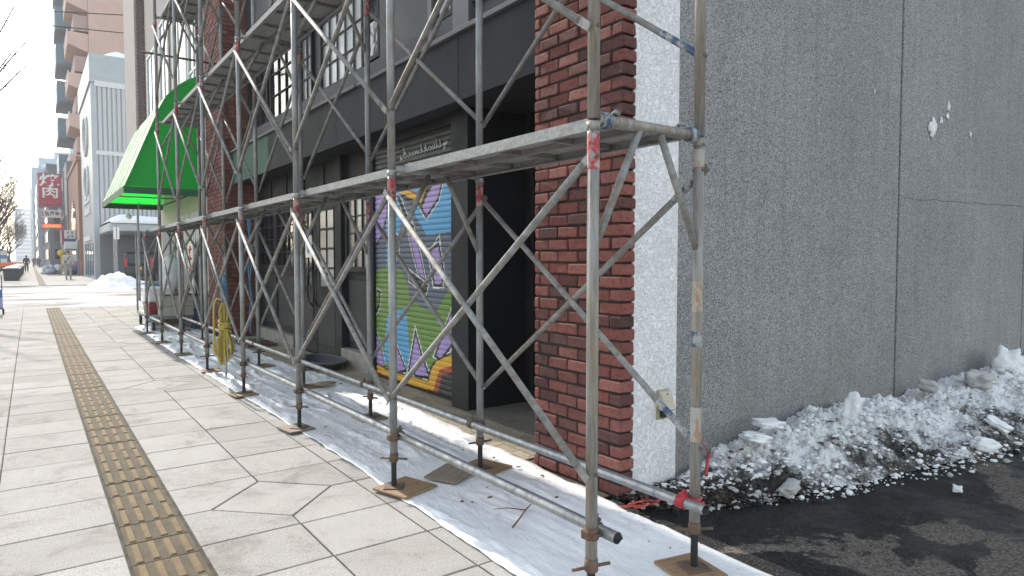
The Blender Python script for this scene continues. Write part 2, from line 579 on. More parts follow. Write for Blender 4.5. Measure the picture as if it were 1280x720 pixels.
def m_gritty():
    t = NT('gritty melting snow'); t.set(0.6, 0, 0.4)
    co = t.coord()
    at = t.n('ShaderNodeAttribute'); at.attribute_name = 'grit'
    n = t.noise(co, 36, 8, 0.8)
    ad = t.n('ShaderNodeMath', operation='ADD'); t.l(n, 'Fac', ad, 0); t.l(at, 'Fac', ad, 1)
    f = t.ramp(ad, 0, [(0.72, 0.0), (0.80, 0.25), (0.90, 0.75), (1.1, 1.0)])
    sn = t.ramp(n, 'Fac', [(0.3, (0.74, 0.735, 0.735)), (0.6, (0.94, 0.94, 0.94))])
    n2 = t.noise(co, 70, 4, 0.7)
    gr = t.ramp(n2, 'Fac', [(0.32, (0.012, 0.011, 0.010)), (0.55, (0.05, 0.044, 0.038)), (0.75, (0.13, 0.10, 0.075))])
    t.base(t.mix((f, 0), (sn, 0), (gr, 0)))
    t.bump(n, 'Fac', 0.016); t.bump(n2, 'Fac', 0.006)
    return t.mat


M['gritty'] = m_gritty()
M['ice_lump'] = m_snow('ice lump', (0.93, 0.93, 0.94), 0.015)
M['grey_ice'] = m_snow('grey ice lump', (0.50, 0.49, 0.48), 0.015)
M['grit'] = ground_mat('black grit', [(0.3, (0.012, 0.011, 0.010)), (0.6, (0.045, 0.038, 0.032)), (0.75, (0.12, 0.085, 0.06))], 16, 90, 0.5, 0.8, 0.01)
M['leaf'] = flat('dead leaf', (0.13, 0.07, 0.042), 0.8, 0, 0.5, 3)


def m_awning():
    t = NT('green awning vinyl'); t.set(0.38, 0, 0.5)
    n = t.noise(t.coord(), 1.5, 5, 0.6)
    a = t.ramp(n, 'Fac', [(0.3, (0.014, 0.29, 0.075)), (0.7, (0.022, 0.38, 0.105))])
    t.base((a, 0))
    tr = t.n('ShaderNodeBsdfTranslucent'); tr.inputs[0].default_value = (0.02, 0.62, 0.05, 1)
    mx = t.n('ShaderNodeMixShader'); mx.inputs[0].default_value = 0.6
    t.l(t.b, 0, mx, 1); t.l(tr, 0, mx, 2); t.l(mx, 0, t.out, 0)
    return t.mat


M['awning'] = m_awning()


def m_awning_top():
    t = NT('pale mottled awning vinyl'); t.set(0.4, 0, 0.6)
    n = t.noise(t.coord(scale=(1, 0.6, 1)), 2.4, 7, 0.8)
    a = t.ramp(n, 'Fac', [(0.36, (0.05, 0.30, 0.10)), (0.46, (0.34, 0.50, 0.30)), (0.62, (0.62, 0.70, 0.54))])  # front slope mixes green with pale patches
    t.base((a, 0))
    tr = t.n('ShaderNodeBsdfTranslucent'); tr.inputs[0].default_value = (0.03, 0.5, 0.05, 1)
    mx = t.n('ShaderNodeMixShader'); mx.inputs[0].default_value = 0.35
    t.l(t.b, 0, mx, 1); t.l(tr, 0, mx, 2); t.l(mx, 0, t.out, 0)
    return t.mat


M['awning_top'] = m_awning_top()
M['awning_edge'] = flat('dark green awning edge', (0.012, 0.10, 0.04), 0.6)
M['bark'] = flat('dark bark', (0.055, 0.045, 0.042), 0.9, 0, 0.3, 5)


def plain(name, c, rough=0.5, metal=0.0, emit=0.0):
    t = NT(name); t.set(rough, metal)
    n = t.noise(t.coord(), 12, 3)
    t.base((t.ramp(n, 'Fac', [(0.3, tuple(x * 0.9 for x in c)), (0.7, tuple(min(1, x * 1.08) for x in c))]), 0))
    if emit:
        t.b.inputs['Emission Color'].default_value = (*c, 1)
        t.b.inputs['Emission Strength'].default_value = emit
    return t.mat


# ------------------------------------------------------------------ setting: ground
mb = MB()
mb.box(-400, 400, -60, 1500, -0.6, -0.16)
structure(mb.build('ground', M['dark_asphalt']))

PAVE_Y1 = 24.4


def slab(mb, poly, top=0.0, gap=0.005):
    """one paving slab: polygon drawn in by the joint, chamfered"""
    c = Vector((sum(p[0] for p in poly) / len(poly), sum(p[1] for p in poly) / len(poly)))
    n = len(poly)
    rings = []
    dz = random.uniform(-0.0015, 0.0015)
    for inset, z in ((gap, -0.03), (gap, top - 0.003 + dz), (gap + 0.004, top + dz)):
        ring = []
        for i in range(n):
            p0, p1, p2 = Vector(poly[i - 1]), Vector(poly[i]), Vector(poly[(i + 1) % n])
            d1 = (p1 - p0).normalized(); d2 = (p2 - p1).normalized()
            n1 = Vector((-d1.y, d1.x)); n2 = Vector((-d2.y, d2.x))
            b = n1 + n2
            b = b / max(0.3, b.dot(n1))
            q = p1 + b * inset
            ring.append((q.x, q.y, z))
        rings.append(ring)
    vs = rings[0] + rings[1] + rings[2]
    fs = [tuple(range(2 * n, 3 * n))]
    for k in range(2):
        fs += [(k * n + i, k * n + (i + 1) % n, (k + 1) * n + (i + 1) % n, (k + 1) * n + i) for i in range(n)]
    mb.add(vs, fs)


mb = MB()
mb.box(-2.6, 2.72, -3, PAVE_Y1, -0.16, -0.010)
structure(mb.build('pavement_bed', M['joint']))
mb = MB()
xs = [-2.4, -1.85, -1.3, -0.75, -0.2, 0.345, None, 0.665, 1.18, 1.70, 2.22, 2.72]
diamonds = [(1.18, 4.13 + 4.5 * i) for i in range(5)]
DW = 0.36
for ci in range(len(xs) - 1):
    a, b = xs[ci], xs[ci + 1]
    if a is None or b is None: continue
    ph = 0.13 if a > 0 else 0.26 if ci % 2 else 0.24
    y = -3 + ph
    k = 0
    while y < PAVE_Y1 - 0.1:
        y2 = min(y + 0.5, PAVE_Y1)
        poly = [(a, y), (b, y), (b, y2), (a, y2)]
        for (dx, dy) in diamonds:
            out = []
            for i, p in enumerate(poly):
                if abs(p[0] - dx) < 0.01 and abs(p[1] - dy) < 0.08:
                    pp, pn = poly[i - 1], poly[(i + 1) % 4]
                    for q in (pp, pn):
                        v = Vector((q[0] - p[0], q[1] - p[1])).normalized() * DW
                        out.append((p[0] + v.x, p[1] + v.y))
                else:
                    out.append(p)
            poly = out
        slab(mb, poly, 0.0, random.uniform(0.003, 0.006))
        y = y2
for (dx, dy) in diamonds:
    yy = round((dy - 0.13) / 0.5) * 0.5 + 0.13
    slab(mb, [(dx, yy - DW), (dx + DW, yy), (dx, yy + DW), (dx - DW, yy)], 0.0, 0.005)
structure(mb.build('pavement', M['slab']))

mb = MB(); mt = MB()
y = -2.0
while y < PAVE_Y1 - 0.2:
    y2 = y + 0.28
    j = random.uniform(-0.003, 0.003)
    mb.box(0.358, 0.652, y + 0.003, y2 - 0.003, -0.03, -0.004 + j)
    for q in range(4):
        xc = 0.395 + q * 0.0733
        yj = random.uniform(-0.006, 0.006)
        x0, x1, ya, yb = xc - 0.019, xc + 0.019, y + 0.018 + yj, y2 - 0.018 + yj
        mt.add([(x0, ya, -0.006), (x1, ya, -0.006), (x1, yb, -0.006), (x0, yb, -0.006), (x0 + .006, ya + .006, 0.002 + j), (x1 - .006, ya + .006, 0.002 + j), (x1 - .006, yb - .006, 0.002 + j), (x0 + .006, yb - .006, 0.002 + j)],
               [(4, 5, 6, 7), (0, 1, 5, 4), (1, 2, 6, 5), (2, 3, 7, 6), (3, 0, 4, 7)])
    y = y2
structure(mb.build('tactile_path', M['tact_base']))
structure(mt.build('tactile_path_ribs', M['tact_bar']))

# side street with packed snow, far pavement
def uneven(name, x0, x1, y0, y1, nx, ny, z, amp, sc, m, edge=None):
    mb = MB()
    vs = []
    for j in range(ny + 1):
        for i in range(nx + 1):
            x = x0 + (x1 - x0) * i / nx; y = y0 + (y1 - y0) * j / ny
            if edge: y = edge(x, y, j / ny)
            vs.append((x, y, z + amp * mn.fractal(Vector((x * sc, y * sc, 3.1)), 1.0, 2.0, 5)))
    fs = [(j * (nx + 1) + i, j * (nx + 1) + i + 1, (j + 1) * (nx + 1) + i + 1, (j + 1) * (nx + 1) + i) for j in range(ny) for i in range(nx)]
    mb.add(vs, fs, 0, True)
    return mb.build(name, m)


structure(uneven('side_street', -12, 40, PAVE_Y1 + 0.02, 45.2, 130, 60, -0.045, 0.045, 0.5, M['ice']))
mb = MB()
mb.box(-2.6, 12, 45.2, 300, -0.15, -0.002)
structure(mb.build('far_pavement', M['slab']))
mb = MB()
for i in range(70):
    mb.box(0.355, 0.70, 45.6 + i * 3, 48.55 + i * 3, -0.01, 0.004)
structure(mb.build('far_tactile_path', M['tact_base']))
mb = MB(); mb.box(-2.8, -2.6, -10, PAVE_Y1, -0.2, 0.0); mb.box(-2.8, -2.6, 45.2, 300, -0.2, 0.0)
structure(mb.build('kerb', M['kerb'], bevel=0.015))
mb = MB(); mb.box(-14, -2.8, -40, 600, -0.17, -0.13)
structure(mb.build('road', M['dark_asphalt']))
# driveway lot beside the grey wall
mb = MB()
structure(uneven('asphalt_lot', 2.70, 30, -12, 2.92, 160, 110, -0.018, 0.012, 0.9, M['lot']))
# yard between the shops, with the parked van
structure(uneven('yard', 2.72, 40, 21.5, 24.6, 40, 6, -0.03, 0.03, 0.6, M['ice']))

# small cobbles in front of the shutter and the entry floor
mb = MB()
for r in range(7):
    x0 = 2.78 + r * 0.105
    y = 3.72 + (0.11 if r % 2 else 0)
    while y < 13:
        mb.box(x0 + .003, x0 + .1, y + .003, y + .207, -0.05, 0.006 + random.uniform(-.002, .002))
        y += 0.21
M['cobble'] = m_brick('tan paving brick', [(0, (0.30, 0.25, 0.18)), (0.5, (0.36, 0.31, 0.235)), (1, (0.42, 0.365, 0.285))])
structure(mb.build('brick_paving', M['cobble']))
mb = MB(); mb.box(2.72, 4.6, 2.95, 15.2, -0.12, -0.004)
structure(mb.build('paving_bed', M['joint']))
M['entry'] = ground_mat('worn entry floor', [(0.3, (0.17, 0.15, 0.13)), (0.7, (0.27, 0.245, 0.21))], 4, 60, 0.3)
mb = MB(); mb.box(3.30, 4.3, 3.75, 5.36, -0.05, 0.018)
structure(mb.build('entry_floor', M['entry']))

# ------------------------------------------------------------------ plastic sheet under the scaffold
def interp(t, pts):
    for (a, va), (b, vb) in zip(pts, pts[1:]):
        if t <= b:
            k = max(0, min(1, (t - a) / (b - a)))
            return va + (vb - va) * k
    return pts[-1][1]


BOARDS = []


def near_board(x, y):
    return min(max(abs(x - bx) / .24, abs(y - by) / .27) for bx, by in BOARDS)


def sheet():
    for k in range(8):
        for bx in (1.86, 2.48): BOARDS.append((bx, 1.98 + 1.829 * k))
    BOARDS.append((2.22, 3.80))
    front = [(0.5, 1.70), (1.5, 1.73), (2.45, 1.77), (3.7, 1.80), (4.5, 1.815), (5.2, 1.82), (6.7, 1.80), (9, 1.78), (11, 1.76), (14, 1.78), (17, 1.78)]
    rear = [(0.5, 2.66), (1.75, 2.74), (2.56, 2.76), (3.72, 2.86), (4.52, 2.92), (6, 3.02), (7.69, 2.98), (9, 2.86), (12, 2.80), (17, 2.8)]
    ny, nx = 560, 56
    mb = MB(); vs = []
    for j in range(ny + 1):
        y = 0.6 + (16.2 - 0.6) * j / ny
        f = interp(y, front) + 0.012 * mn.noise(Vector((1, y * 1.7, 0))) + 0.01 * mn.noise(Vector((1, y * 6, 0)))
        r = interp(y, rear) + 0.05 * mn.noise(Vector((9, y * 1.3, 0))) + 0.02 * mn.noise(Vector((9, y * 5, 0)))
        for i in range(nx + 1):
            u = i / nx
            x = f + (r - f) * u
            # long folds running with the scaffold, crumples between them
            a = mn.noise(Vector((x * 6.5, y * 0.9, 2)))
            fold = max(0, 1 - abs(a) * 7) * 0.014
            b = mn.noise(Vector((x * 9 + y * 4, y * 3 - x * 2, 7)))
            fold += max(0, 1 - abs(b) * 6) * 0.010
            cr = mn.fractal(Vector((x * 7, y * 5, 4)), 1.0, 2.1, 4) * 0.007
            far = interp(y, [(4, 0.75), (8, 1.7), (16, 1.9)])
            z = 0.016 + (fold + cr) * far
            if u < 0.03 or u > 0.97: z = 0.010 + (fold * 0.5)
            q = near_board(x, y)
            if q < 1.5: z = 0.0085 + (z - 0.0085) * max(0, min(1, (q - 1) * 2))
            vs.append((x, y, max(z, 0.008)))
    fs = [(j * (nx + 1) + i, j * (nx + 1) + i + 1, (j + 1) * (nx + 1) + i + 1, (j + 1) * (nx + 1) + i) for j in range(ny) for i in range(nx)]
    mb.add(vs, fs, 0, True)
    o = mb.build('plastic_sheet', M['sheet'])
    so = o.modifiers.new('thick', 'SOLIDIFY'); so.thickness = 0.003; so.offset = -1
    tag(o, 'crumpled white plastic sheet laid along the ground beneath the scaffold', 'sheet')


sheet()

# ------------------------------------------------------------------ scaffold
FX, RX, Y0, BAY = 1.83, 2.48, 1.98, 1.829
BASE, LIFT = 0.23, 1.79
W = RX - FX
ORD = ['nearest', 'second', 'third', 'fourth', 'fifth', 'sixth', 'seventh', 'farthest']


def ky(k): return Y0 + BAY * k


def frame_proto(old):
    m = M['galv_old'] if old else M['galv']
    t = thing('scaffold_frame', '', 'scaffold frame')
    for x in (0, W):
        p = MB().path([(x, 0, 0), (x, 0, LIFT - 0.012)], 0.0245, 16).build('post', m, t)
        if x == 0 or not old:
            MB().path([(x, 0, LIFT - 0.20), (x, 0, LIFT - 0.06)], 0.0253, 16, caps=False).build('paint_band', M['red_paint'], p)
        c = MB().path([(x, 0, LIFT - 0.045), (x, 0, LIFT - 0.012)], 0.0275, 16)
        c.tube((x - 0.035, 0, LIFT - 0.03), (x + 0.035, 0, LIFT - 0.03), 0.006, 8)
        c.build('coupling_pin', m, p)
        for z in (0.36, 1.64):
            MB().tube((x, -0.03, z), (x, 0.03, z), 0.009, 8).build('brace_pin', M['rust'], p)
    MB().path([(0.02, 0, LIFT), (W - 0.02, 0, LIFT)], 0.0235, 16).build('top_beam', M['galv_old'] if old else m, t)
    if old:
        for x in (0.055, W - 0.055):
            MB().path([(x - 0.022, 0, LIFT), (x + 0.022, 0, LIFT)], 0.034, 14).build('beam_collar', M['blue_paint'], t)
    for a, b in (((W * 0.40, 0, LIFT - 0.02), (0.005, 0, 1.27)), ((W * 0.60, 0, LIFT - 0.02), (W - 0.005, 0, 1.27))):
        MB().path([a, b], 0.0165, 12).build('knee_brace', M['brace'], t)
    return t


GF = 'steel frames of the scaffold'
lev_txt = ['ground-level', 'second-tier', 'third-tier', 'top-tier']
protoA, protoB = None, None
for lev in range(4):
    for k in range(8):
        if lev and k == 7: continue
        if lev == 2 and k < 2: continue
        if lev == 3 and k < 4: continue
        lab = f'{lev_txt[lev]} galvanised scaffold frame, {ORD[k]} from the grey pebbled wall'
        loc = (FX, ky(k), BASE + lev * LIFT)
        if k == 0:
            lab = f'{lev_txt[lev]} weathered yellowish end frame of the scaffold nearest the grey wall'
            if protoA is None:
                protoA = frame_proto(True); protoA.location = loc; protoA['label'] = lab; protoA['group'] = GF
            else: dup(protoA, loc, lab)
        elif protoB is None:
            protoB = frame_proto(False); protoB.location = loc; protoB['label'] = lab; protoB['group'] = GF
        else:
            dup(protoB, loc, lab)

# orange and blue marks on the near rear post
for z0, z1, mk in ((1.02, 1.16, 'orange_paint'), (0.86, 0.93, 'blue_paint'), (1.68, 1.76, 'orange_paint'), (0.42, 0.58, 'orange_paint')):
    rear = [c for c in protoA.children if c.name.startswith('post')][1]
    MB().path([(W, 0, z0 - BASE + 0.2), (W, 0, z1 - BASE + 0.2)], 0.0252, 16, caps=False).build('paint_mark', M[mk], rear)


def brace_proto(blue):
    t = thing('cross_brace', '', 'cross brace')
    for za, zb, dx in ((0, 1.28, -0.012), (1.28, 0, 0.012)):
        a = Vector((dx, 0.0, za)); b = Vector((dx, BAY, zb))
        d = (b - a).normalized()
        mb = MB()
        # flattened ends, round middle
        mb.path([a + d * 0.05, b - d * 0.05], 0.0165, 12)
        for p, s in ((a, 1), (b, -1)):
            q = p + d * s * 0.07
            u = Vector((0, -d.z, d.y)) * 0.0175
            h = Vector((0.004, 0, 0))
            p2 = p - d * s * 0.025
            vs = [p2 + u - h, p2 - u - h, q - u - h, q + u - h, p2 + u + h, p2 - u + h, q - u + h, q + u + h]
            mb.add(vs, [(0, 1, 2, 3), (7, 6, 5, 4), (0, 4, 5, 1), (1, 5, 6, 2), (2, 6, 7, 3), (3, 7, 4, 0)])
        o = mb.build('brace_tube', M['brace'], t)
        if blue and za == 0:
            MB().path([a + d * 0.03, a + d * 0.30], [0.0172, 0.0172], 12, caps=False).build('paint_band', M['blue_paint'], o)
        if blue and za > 0:
            MB().path([a + d * 0.03, a + d * 0.22], [0.0172, 0.0172], 12, caps=False).build('paint_band', M['blue_paint'], o)
    MB().tube((-0.03, BAY / 2, 0.64), (0.03, BAY / 2, 0.64), 0.008, 8).build('hinge_bolt', M['rust'], t)
    return t


GB = 'X braces of the scaffold'
bp, bp2 = None, None
for lev in range(4):
    for k in range(7):
        if lev and k == 6: continue
        if lev == 2 and k < 2: continue
        if lev == 3 and k < 4: continue
        for side, x in (('street-side', FX - 0.03), ('shop-side', RX - 0.0)):
            lab = f'{lev_txt[lev]} {side} X brace in the scaffold bay {ORD[k] if k < 6 else "seventh"} from the grey wall'
            loc = (x + (0.0 if side == 'street-side' else 0.03), ky(k), BASE + lev * LIFT + 0.36)
            if side == 'shop-side' and k == 0:
                if bp2 is None:
                    bp2 = brace_proto(True); bp2.location = loc; bp2['group'] = GB
                    bp2['label'] = f'{lev_txt[lev]} shop-side X brace with blue painted ends nearest the grey wall'
                else: dup(bp2, loc, f'{lev_txt[lev]} shop-side X brace with blue painted ends nearest the grey wall')
            elif bp is None:
                bp = brace_proto(False); bp.location = loc; bp['label'] = lab; bp['group'] = GB
            else:
                dup(bp, loc, lab)


def plank_proto():
    t = thing('deck_plank', '', 'scaffold plank')
    L0, L1, x0, x1 = 0.035, BAY - 0.035, 0.0, 0.50
    mb = MB()
    mb.box(x0 + 0.004, x1 - 0.004, L0 + 0.002, L1 - 0.002, -0.004, 0.002)
    mb.build('tread_plate', M['plank'], t)
    for a in (x0, x1 - 0.004):
        mb = MB().box(a, a + 0.004, L0, L1, -0.048, 0.004)
        s = 1 if a == x0 else -1
        mb.box(min(a + s * 0.004, a + s * 0.03), max(a + s * 0.004, a + s * 0.03), L0, L1, -0.048, -0.044)
        mb.build('side_rail', M['plank'], t)
    mb = MB().box(0.235, 0.265, L0 + 0.01, L1 - 0.01, -0.034, -0.005)
    mb.build('centre_rib', M['under'], t)
    for i in range(5):
        y = L0 + 0.01 + (L1 - L0 - 0.05) * i / 4
        MB().box(x0 + 0.005, x1 - 0.005, y, y + 0.03, -0.030, -0.0045).build('cross_rib', M['under'], t)
    for y, s in ((L0, -1), (L1, 1)):
        for x in (0.05, 0.45):
            mb = MB()
            pts = [(x, y - s * 0.01, -0.012), (x, y + s * 0.02, 0.012), (x, y + s * 0.035, 0.018), (x, y + s * 0.055, 0.004)]
            mb.path(pts, 0.009, 8)
            mb.build('hook', M['galv'], t)
    return t


GP = 'metal deck planks of the scaffold'
pp = None
for lev in range(3):
    for k in range(7):
        if lev and k == 6: continue
        if lev == 2 and k < 3: continue
        lab = f'metal walkway plank of the {["lower", "middle", "upper"][lev]} deck in the bay {ORD[k] if k < 6 else "seventh"} from the grey wall'
        loc = (FX + 0.072, ky(k), BASE + (lev + 1) * LIFT + 0.026)
        if pp is None:
            pp = plank_proto(); pp.location = loc; pp['label'] = lab; pp['group'] = GP
        else:
            dup(pp, loc, lab)
MB().box(0.02, 0.48, 0.012, 0.033, -0.046, -0.008).build('end_beam', M['blue_paint'], pp, bevel=0.003)
# the lower deck runs out past the last frame a little; jack bases
def jack_proto():
    t = thing('screw_jack', '', 'screw jack')
    mb = MB()
    prof = []
    z = 0.018
    while z < 0.30:
        prof += [((0, 0, z), 0.0155), ((0, 0, z + 0.003), 0.0178)]
        z += 0.006
    mb.path([p for p, r in prof], [r for p, r in prof], 12)
    mb.build('threaded_rod', M['blackrod'], t)
    mb = MB().path([(0, 0, 0.172), (0, 0, 0.178), (0, 0, 0.205), (0, 0, 0.228)], [0.024, 0.029, 0.029, 0.0265], 14)
    mb.path([(-0.085, 0.02, 0.192), (0.085, -0.02, 0.192)], 0.0075, 8)
    mb.build('wing_nut', M['rust'], t)
    mb = MB().box(-0.062, 0.062, -0.062, 0.062, 0.012, 0.018)
    mb.build('base_plate', M['rust'], t, bevel=0.004)
    return t


GJ = 'screw jacks under the scaffold posts'
jp = None
for k in range(8):
    for side, x in (('street-side', FX), ('shop-side', RX)):
        lab = f'black threaded screw jack under the {ORD[k]} {side} scaffold post from the grey wall'
        loc = (x, ky(k), 0.013)
        if jp is None:
            jp = jack_proto(); jp.location = loc; jp['label'] = lab; jp['group'] = GJ
        else:
            dup(jp, loc, lab, rz=random.uniform(0, 3.1))

# sole boards
GS = 'wooden boards under the scaffold jacks'
bm0 = None
for k in range(8):
    for side, x in (('street-side', FX), ('shop-side', RX)):
        m = M['ply'] if (k + (side[0] == 's')) % 3 else M['ply_grey']
        w, l = random.uniform(0.11, 0.13), random.uniform(0.12, 0.15)
        if (k, side) == (1, 'street-side'): w, l, m = 0.145, 0.145, M['ply']
        z = 0.030 if side == 'street-side' else 0.024
        o = MB().box(-w, w, -l, l, -0.014, 0.0).build('sole_board', m, None, (x + 0.06 if k == 1 else x + random.uniform(-.03, .05), ky(k) + random.uniform(-.04, .03), 0.0245), bevel=0.002)
        o.rotation_euler = (0, 0, R(random.uniform(-12, 12)) + (R(8) if k == 1 else 0))
        tag(o, f'weathered board under the {ORD[k]} {side} scaffold post from the grey wall', 'board', GS)
o = MB().box(-0.14, 0.14, -0.12, 0.12, -0.014, 0).build('plywood_offcut', M['ply_grey'], None, (2.24, 3.80, 0.040), bevel=0.002)
o.rotation_euler = (R(1.5), R(-2), R(28))
tag(o, 'grey plywood offcut overlapping the board at the second shop-side post', 'board')

# long ground pipes and clamps
mb = MB().pipe((FX + 0.05, Y0 - 0.10, 0.345), (FX + 0.05, ky(7) + 0.25, 0.325), 0.0243, 0.0215, 18, 0, 1)
tag(mb.build('ground_pipe', [M['pipe'], M['bore']]), 'long steel pipe low along the street-side scaffold posts', 'pipe', 'low pipes tying the scaffold feet')
mb = MB().pipe((RX - 0.05, Y0 - 0.10, 0.335), (RX - 0.05, ky(7) + 0.25, 0.30), 0.0243, 0.0215, 18, 0, 1)
tag(mb.build('ground_pipe', [M['pipe'], M['bore']]), 'long steel pipe low along the shop-side scaffold posts', 'pipe', 'low pipes tying the scaffold feet')


def clamp_proto(m, s):
    t = thing('pipe_clamp', '', 'clamp')
    mb = MB().path([(0, 0, -0.024), (0, 0, 0.024)], 0.031, 16)
    mb.tube((-0.02, -0.036, 0.0), (0.02, -0.036, 0), 0.009, 6)
    mb.box(-0.040, -0.026, -0.02, 0.02, -0.018, 0.018)
    mb.build('post_collar', m, t, bevel=0.002)
    mb = MB().path([(0.05 * s, 0.008, 0.0), (0.05 * s, 0.056, 0.0)], 0.031, 16)
    mb.tube((0.05 * s, 0.03, 0.025), (0.05 * s + 0.012, 0.03, 0.058), 0.007, 8)
    mb.box(0.05 * s - 0.012, 0.05 * s + 0.02, 0.014, 0.048, 0.028, 0.042)
    mb.build('pipe_collar', m, t, bevel=0.002)
    return t


GC = 'clamps joining posts to the low pipes'
c0 = {}
for k in range(8):
    for side, x, s in (('street-side', FX, 1), ('shop-side', RX, -1)):
        key = (s, k == 0 and s < 0)
        lab = ('red clamp on the shop-side end post beside the asphalt' if key[1] else
               f'rusty clamp on the {ORD[k]} {side} scaffold post from the grey wall')
        loc = (x, ky(k), 0.345 - 0.0025 * k if s > 0 else 0.335 - 0.004 * k)
        if key not in c0:
            c = clamp_proto(M['red_clamp'] if key[1] else M['rust'], s); c.location = loc
            c['label'] = lab; c['group'] = GC; c0[key] = c
        else:
            dup(c0[key], loc, lab)

# ------------------------------------------------------------------ corner shop building
B = thing('corner_shop', 'dark fronted corner shop with brick pillar, grey side wall and painted shutter', 'building', (3.5, 3, 0))
OFF = Vector((-3.5, -3, 0))


def part(mb, name, mats, parent=None, bevel=0, seg=1, p=None):
    """mesh given in world coordinates, parented to the shop without moving"""
    o = mb.build(name, mats, parent or B, bevel=bevel, seg=seg)
    root = parent or B
    w = Vector((0, 0, 0)); q = root
    while q: w += Vector(q.location); q = q.parent
    o.location = -w
    return o


def brick_face(mb, y0, y1, xf, xb, z0, z1, L=0.20, H=0.08, jit=0.003):
    """running bond facing -x between y0 (corner) and y1"""
    r = 0
    z = z0
    while z < z1:
        y = y0
        ln = L if r % 2 == 0 else L / 2
        while y < y1 - 0.02:
            ye = min(y + ln, y1)
            if y1 - ye < 0.04: ye = y1
            dx = random.uniform(-0.005, 0.004)
            mb.box(xf + dx, (xb if y == y0 else xf + 0.10), y + (random.uniform(-.004, .004) if y == y0 else 0.0065), ye - 0.0065, z + 0.0065, z + H - 0.0065, 0, jit)
            y = ye; ln = L
        z += H; r += 1


mb = MB(); brick_face(mb, 2.86, 3.72, 2.88, 2.992, 0.0, 7.0)
bp_ = part(mb, 'brick_pillar', M['brick'], bevel=0.008, seg=2)
part(MB().box(2.892, 3.40, 2.885, 3.712, -0.02, 7.02), 'mortar', M['mortar'], bp_)
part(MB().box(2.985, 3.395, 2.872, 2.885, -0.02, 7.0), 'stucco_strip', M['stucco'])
# grey side wall in precast panels
for i, (xa, xb) in enumerate(((3.397, 6.412), (6.446, 9.6), (9.634, 13.0))):
    pn = MB().box(xa, xb, 2.88, 2.98, -0.05, 7.4)
    part(pn, 'side_wall', M['pebble'], bevel=0.006)
part(MB().box(3.3, 13.0, 2.972, 3.05, -0.05, 7.3), 'wall_backing', M['soffit'])
mb = MB()
pts = [(6.5 + 0.14 * i, 2.8795, 2.02 + 0.006 * math.sin(i * 1.7) + 0.003 * i + 0.01 * mn.noise(Vector((i * .7, 0, 0)))) for i in range(24)]
mb.path(pts, 0.0022, 5)
part(mb, 'wall_crack', M['mortar'])
# main volume behind
part(MB().box(4.2, 13, 3.06, 14.7, 0.0, 7.3), 'inner_wall', M['soffit'])

# fascia, soffit
bounds = [3.74, 5.1, 6.55, 8.0, 9.45, 10.9]
for a, b in zip(bounds, bounds[1:]):
    part(MB().box(3.10, 3.14, a + 0.003, b - 0.003, 2.86, 3.43), 'fascia_panel', M['fascia'], bevel=0.003)
part(MB().box(3.10, 3.14, 10.903, 13.18, 2.86, 3.43), 'fascia_panel', M['fascia_reflection'], bevel=0.003)['label'] = 'green grey fascia panel'
part(MB().box(3.142, 4.2, 3.73, 13.2, 2.90, 2.94), 'soffit', M['soffit'])
part(MB().box(3.06, 3.35, 3.74, 5.9, 3.432, 3.475), 'fascia_sill', M['sill'], bevel=0.004)
part(MB().box(3.07, 3.35, 5.93, 7.3, 3.432, 3.47), 'fascia_sill', M['sill'], bevel=0.004)
part(MB().box(3.06, 3.35, 7.33, 13.2, 3.432, 3.472), 'fascia_sill', M['sill'], bevel=0.004)

# upper storey
part(MB().box(3.38, 4.2, 3.72, 13.2, 3.3, 7.3), 'upper_wall', M['upper_dark'])
part(MB().box(3.30, 3.37, 5.25, 5.53, 3.476, 7.2), 'pier', M['sill'])
part(MB().box(3.30, 3.37, 5.94, 6.02, 3.476, 7.2), 'pier', M['sill'])
part(MB().box(3.29, 3.36, 6.03, 13.1, 3.60, 3.76), 'window_ledge', M['upper_wall'], bevel=0.004)
part(MB().box(3.33, 3.378, 6.03, 7.22, 3.765, 5.6), 'blank_panel', M['upper_dark'], bevel=0.003)
part(MB().box(3.33, 3.378, 5.54, 5.93, 3.58, 3.80), 'blank_panel', M['upper_wall'], bevel=0.003)
for (a, b) in ((3.9, 5.22), (5.56, 5.92)):
    w = part(MB().box(3.34, 3.379, a, b, 3.82, 6.0), 'window', M['glass_dark'])
    f = MB()
    for y in (a, b - 0.04): f.box(3.32, 3.339, y, y + 0.04, 3.80, 6.0)
    f.box(3.32, 3.339, a + .041, b - .041, 3.80, 3.84)
    part(f, 'window_frame', M['charcoal'], w)


def gridded(a, b, z0, z1, x, nx, nz, glass, bar, frame=0.05, name='window'):
    w = part(MB().box(x + 0.01, x + 0.016, a, b, z0, z1), name, glass)
    f = MB()
    f.box(x - 0.025, x + 0.008, a - frame, a, z0 - frame, z1 + frame); f.box(x - 0.025, x + 0.008, b, b + frame, z0 - frame, z1 + frame)
    f.box(x - 0.025, x + 0.008, a + .001, b - .001, z0 - frame, z0); f.box(x - 0.025, x + 0.008, a + .001, b - .001, z1, z1 + frame)
    part(f, 'window_frame', M['charcoal'], w, bevel=0.003)
    g = MB()
    for i in range(1, nx):
        y = a + (b - a) * i / nx
        g.box(x - 0.012, x + 0.009, y - 0.009, y + 0.009, z0 + .001, z1 - .001)
    for j in range(1, nz):
        z = z0 + (z1 - z0) * j / nz
        g.box(x - 0.010, x + 0.0085, a + .001, b - .001, z - 0.008, z + 0.008)
    part(g, 'glazing_bar', bar, w)
    return w


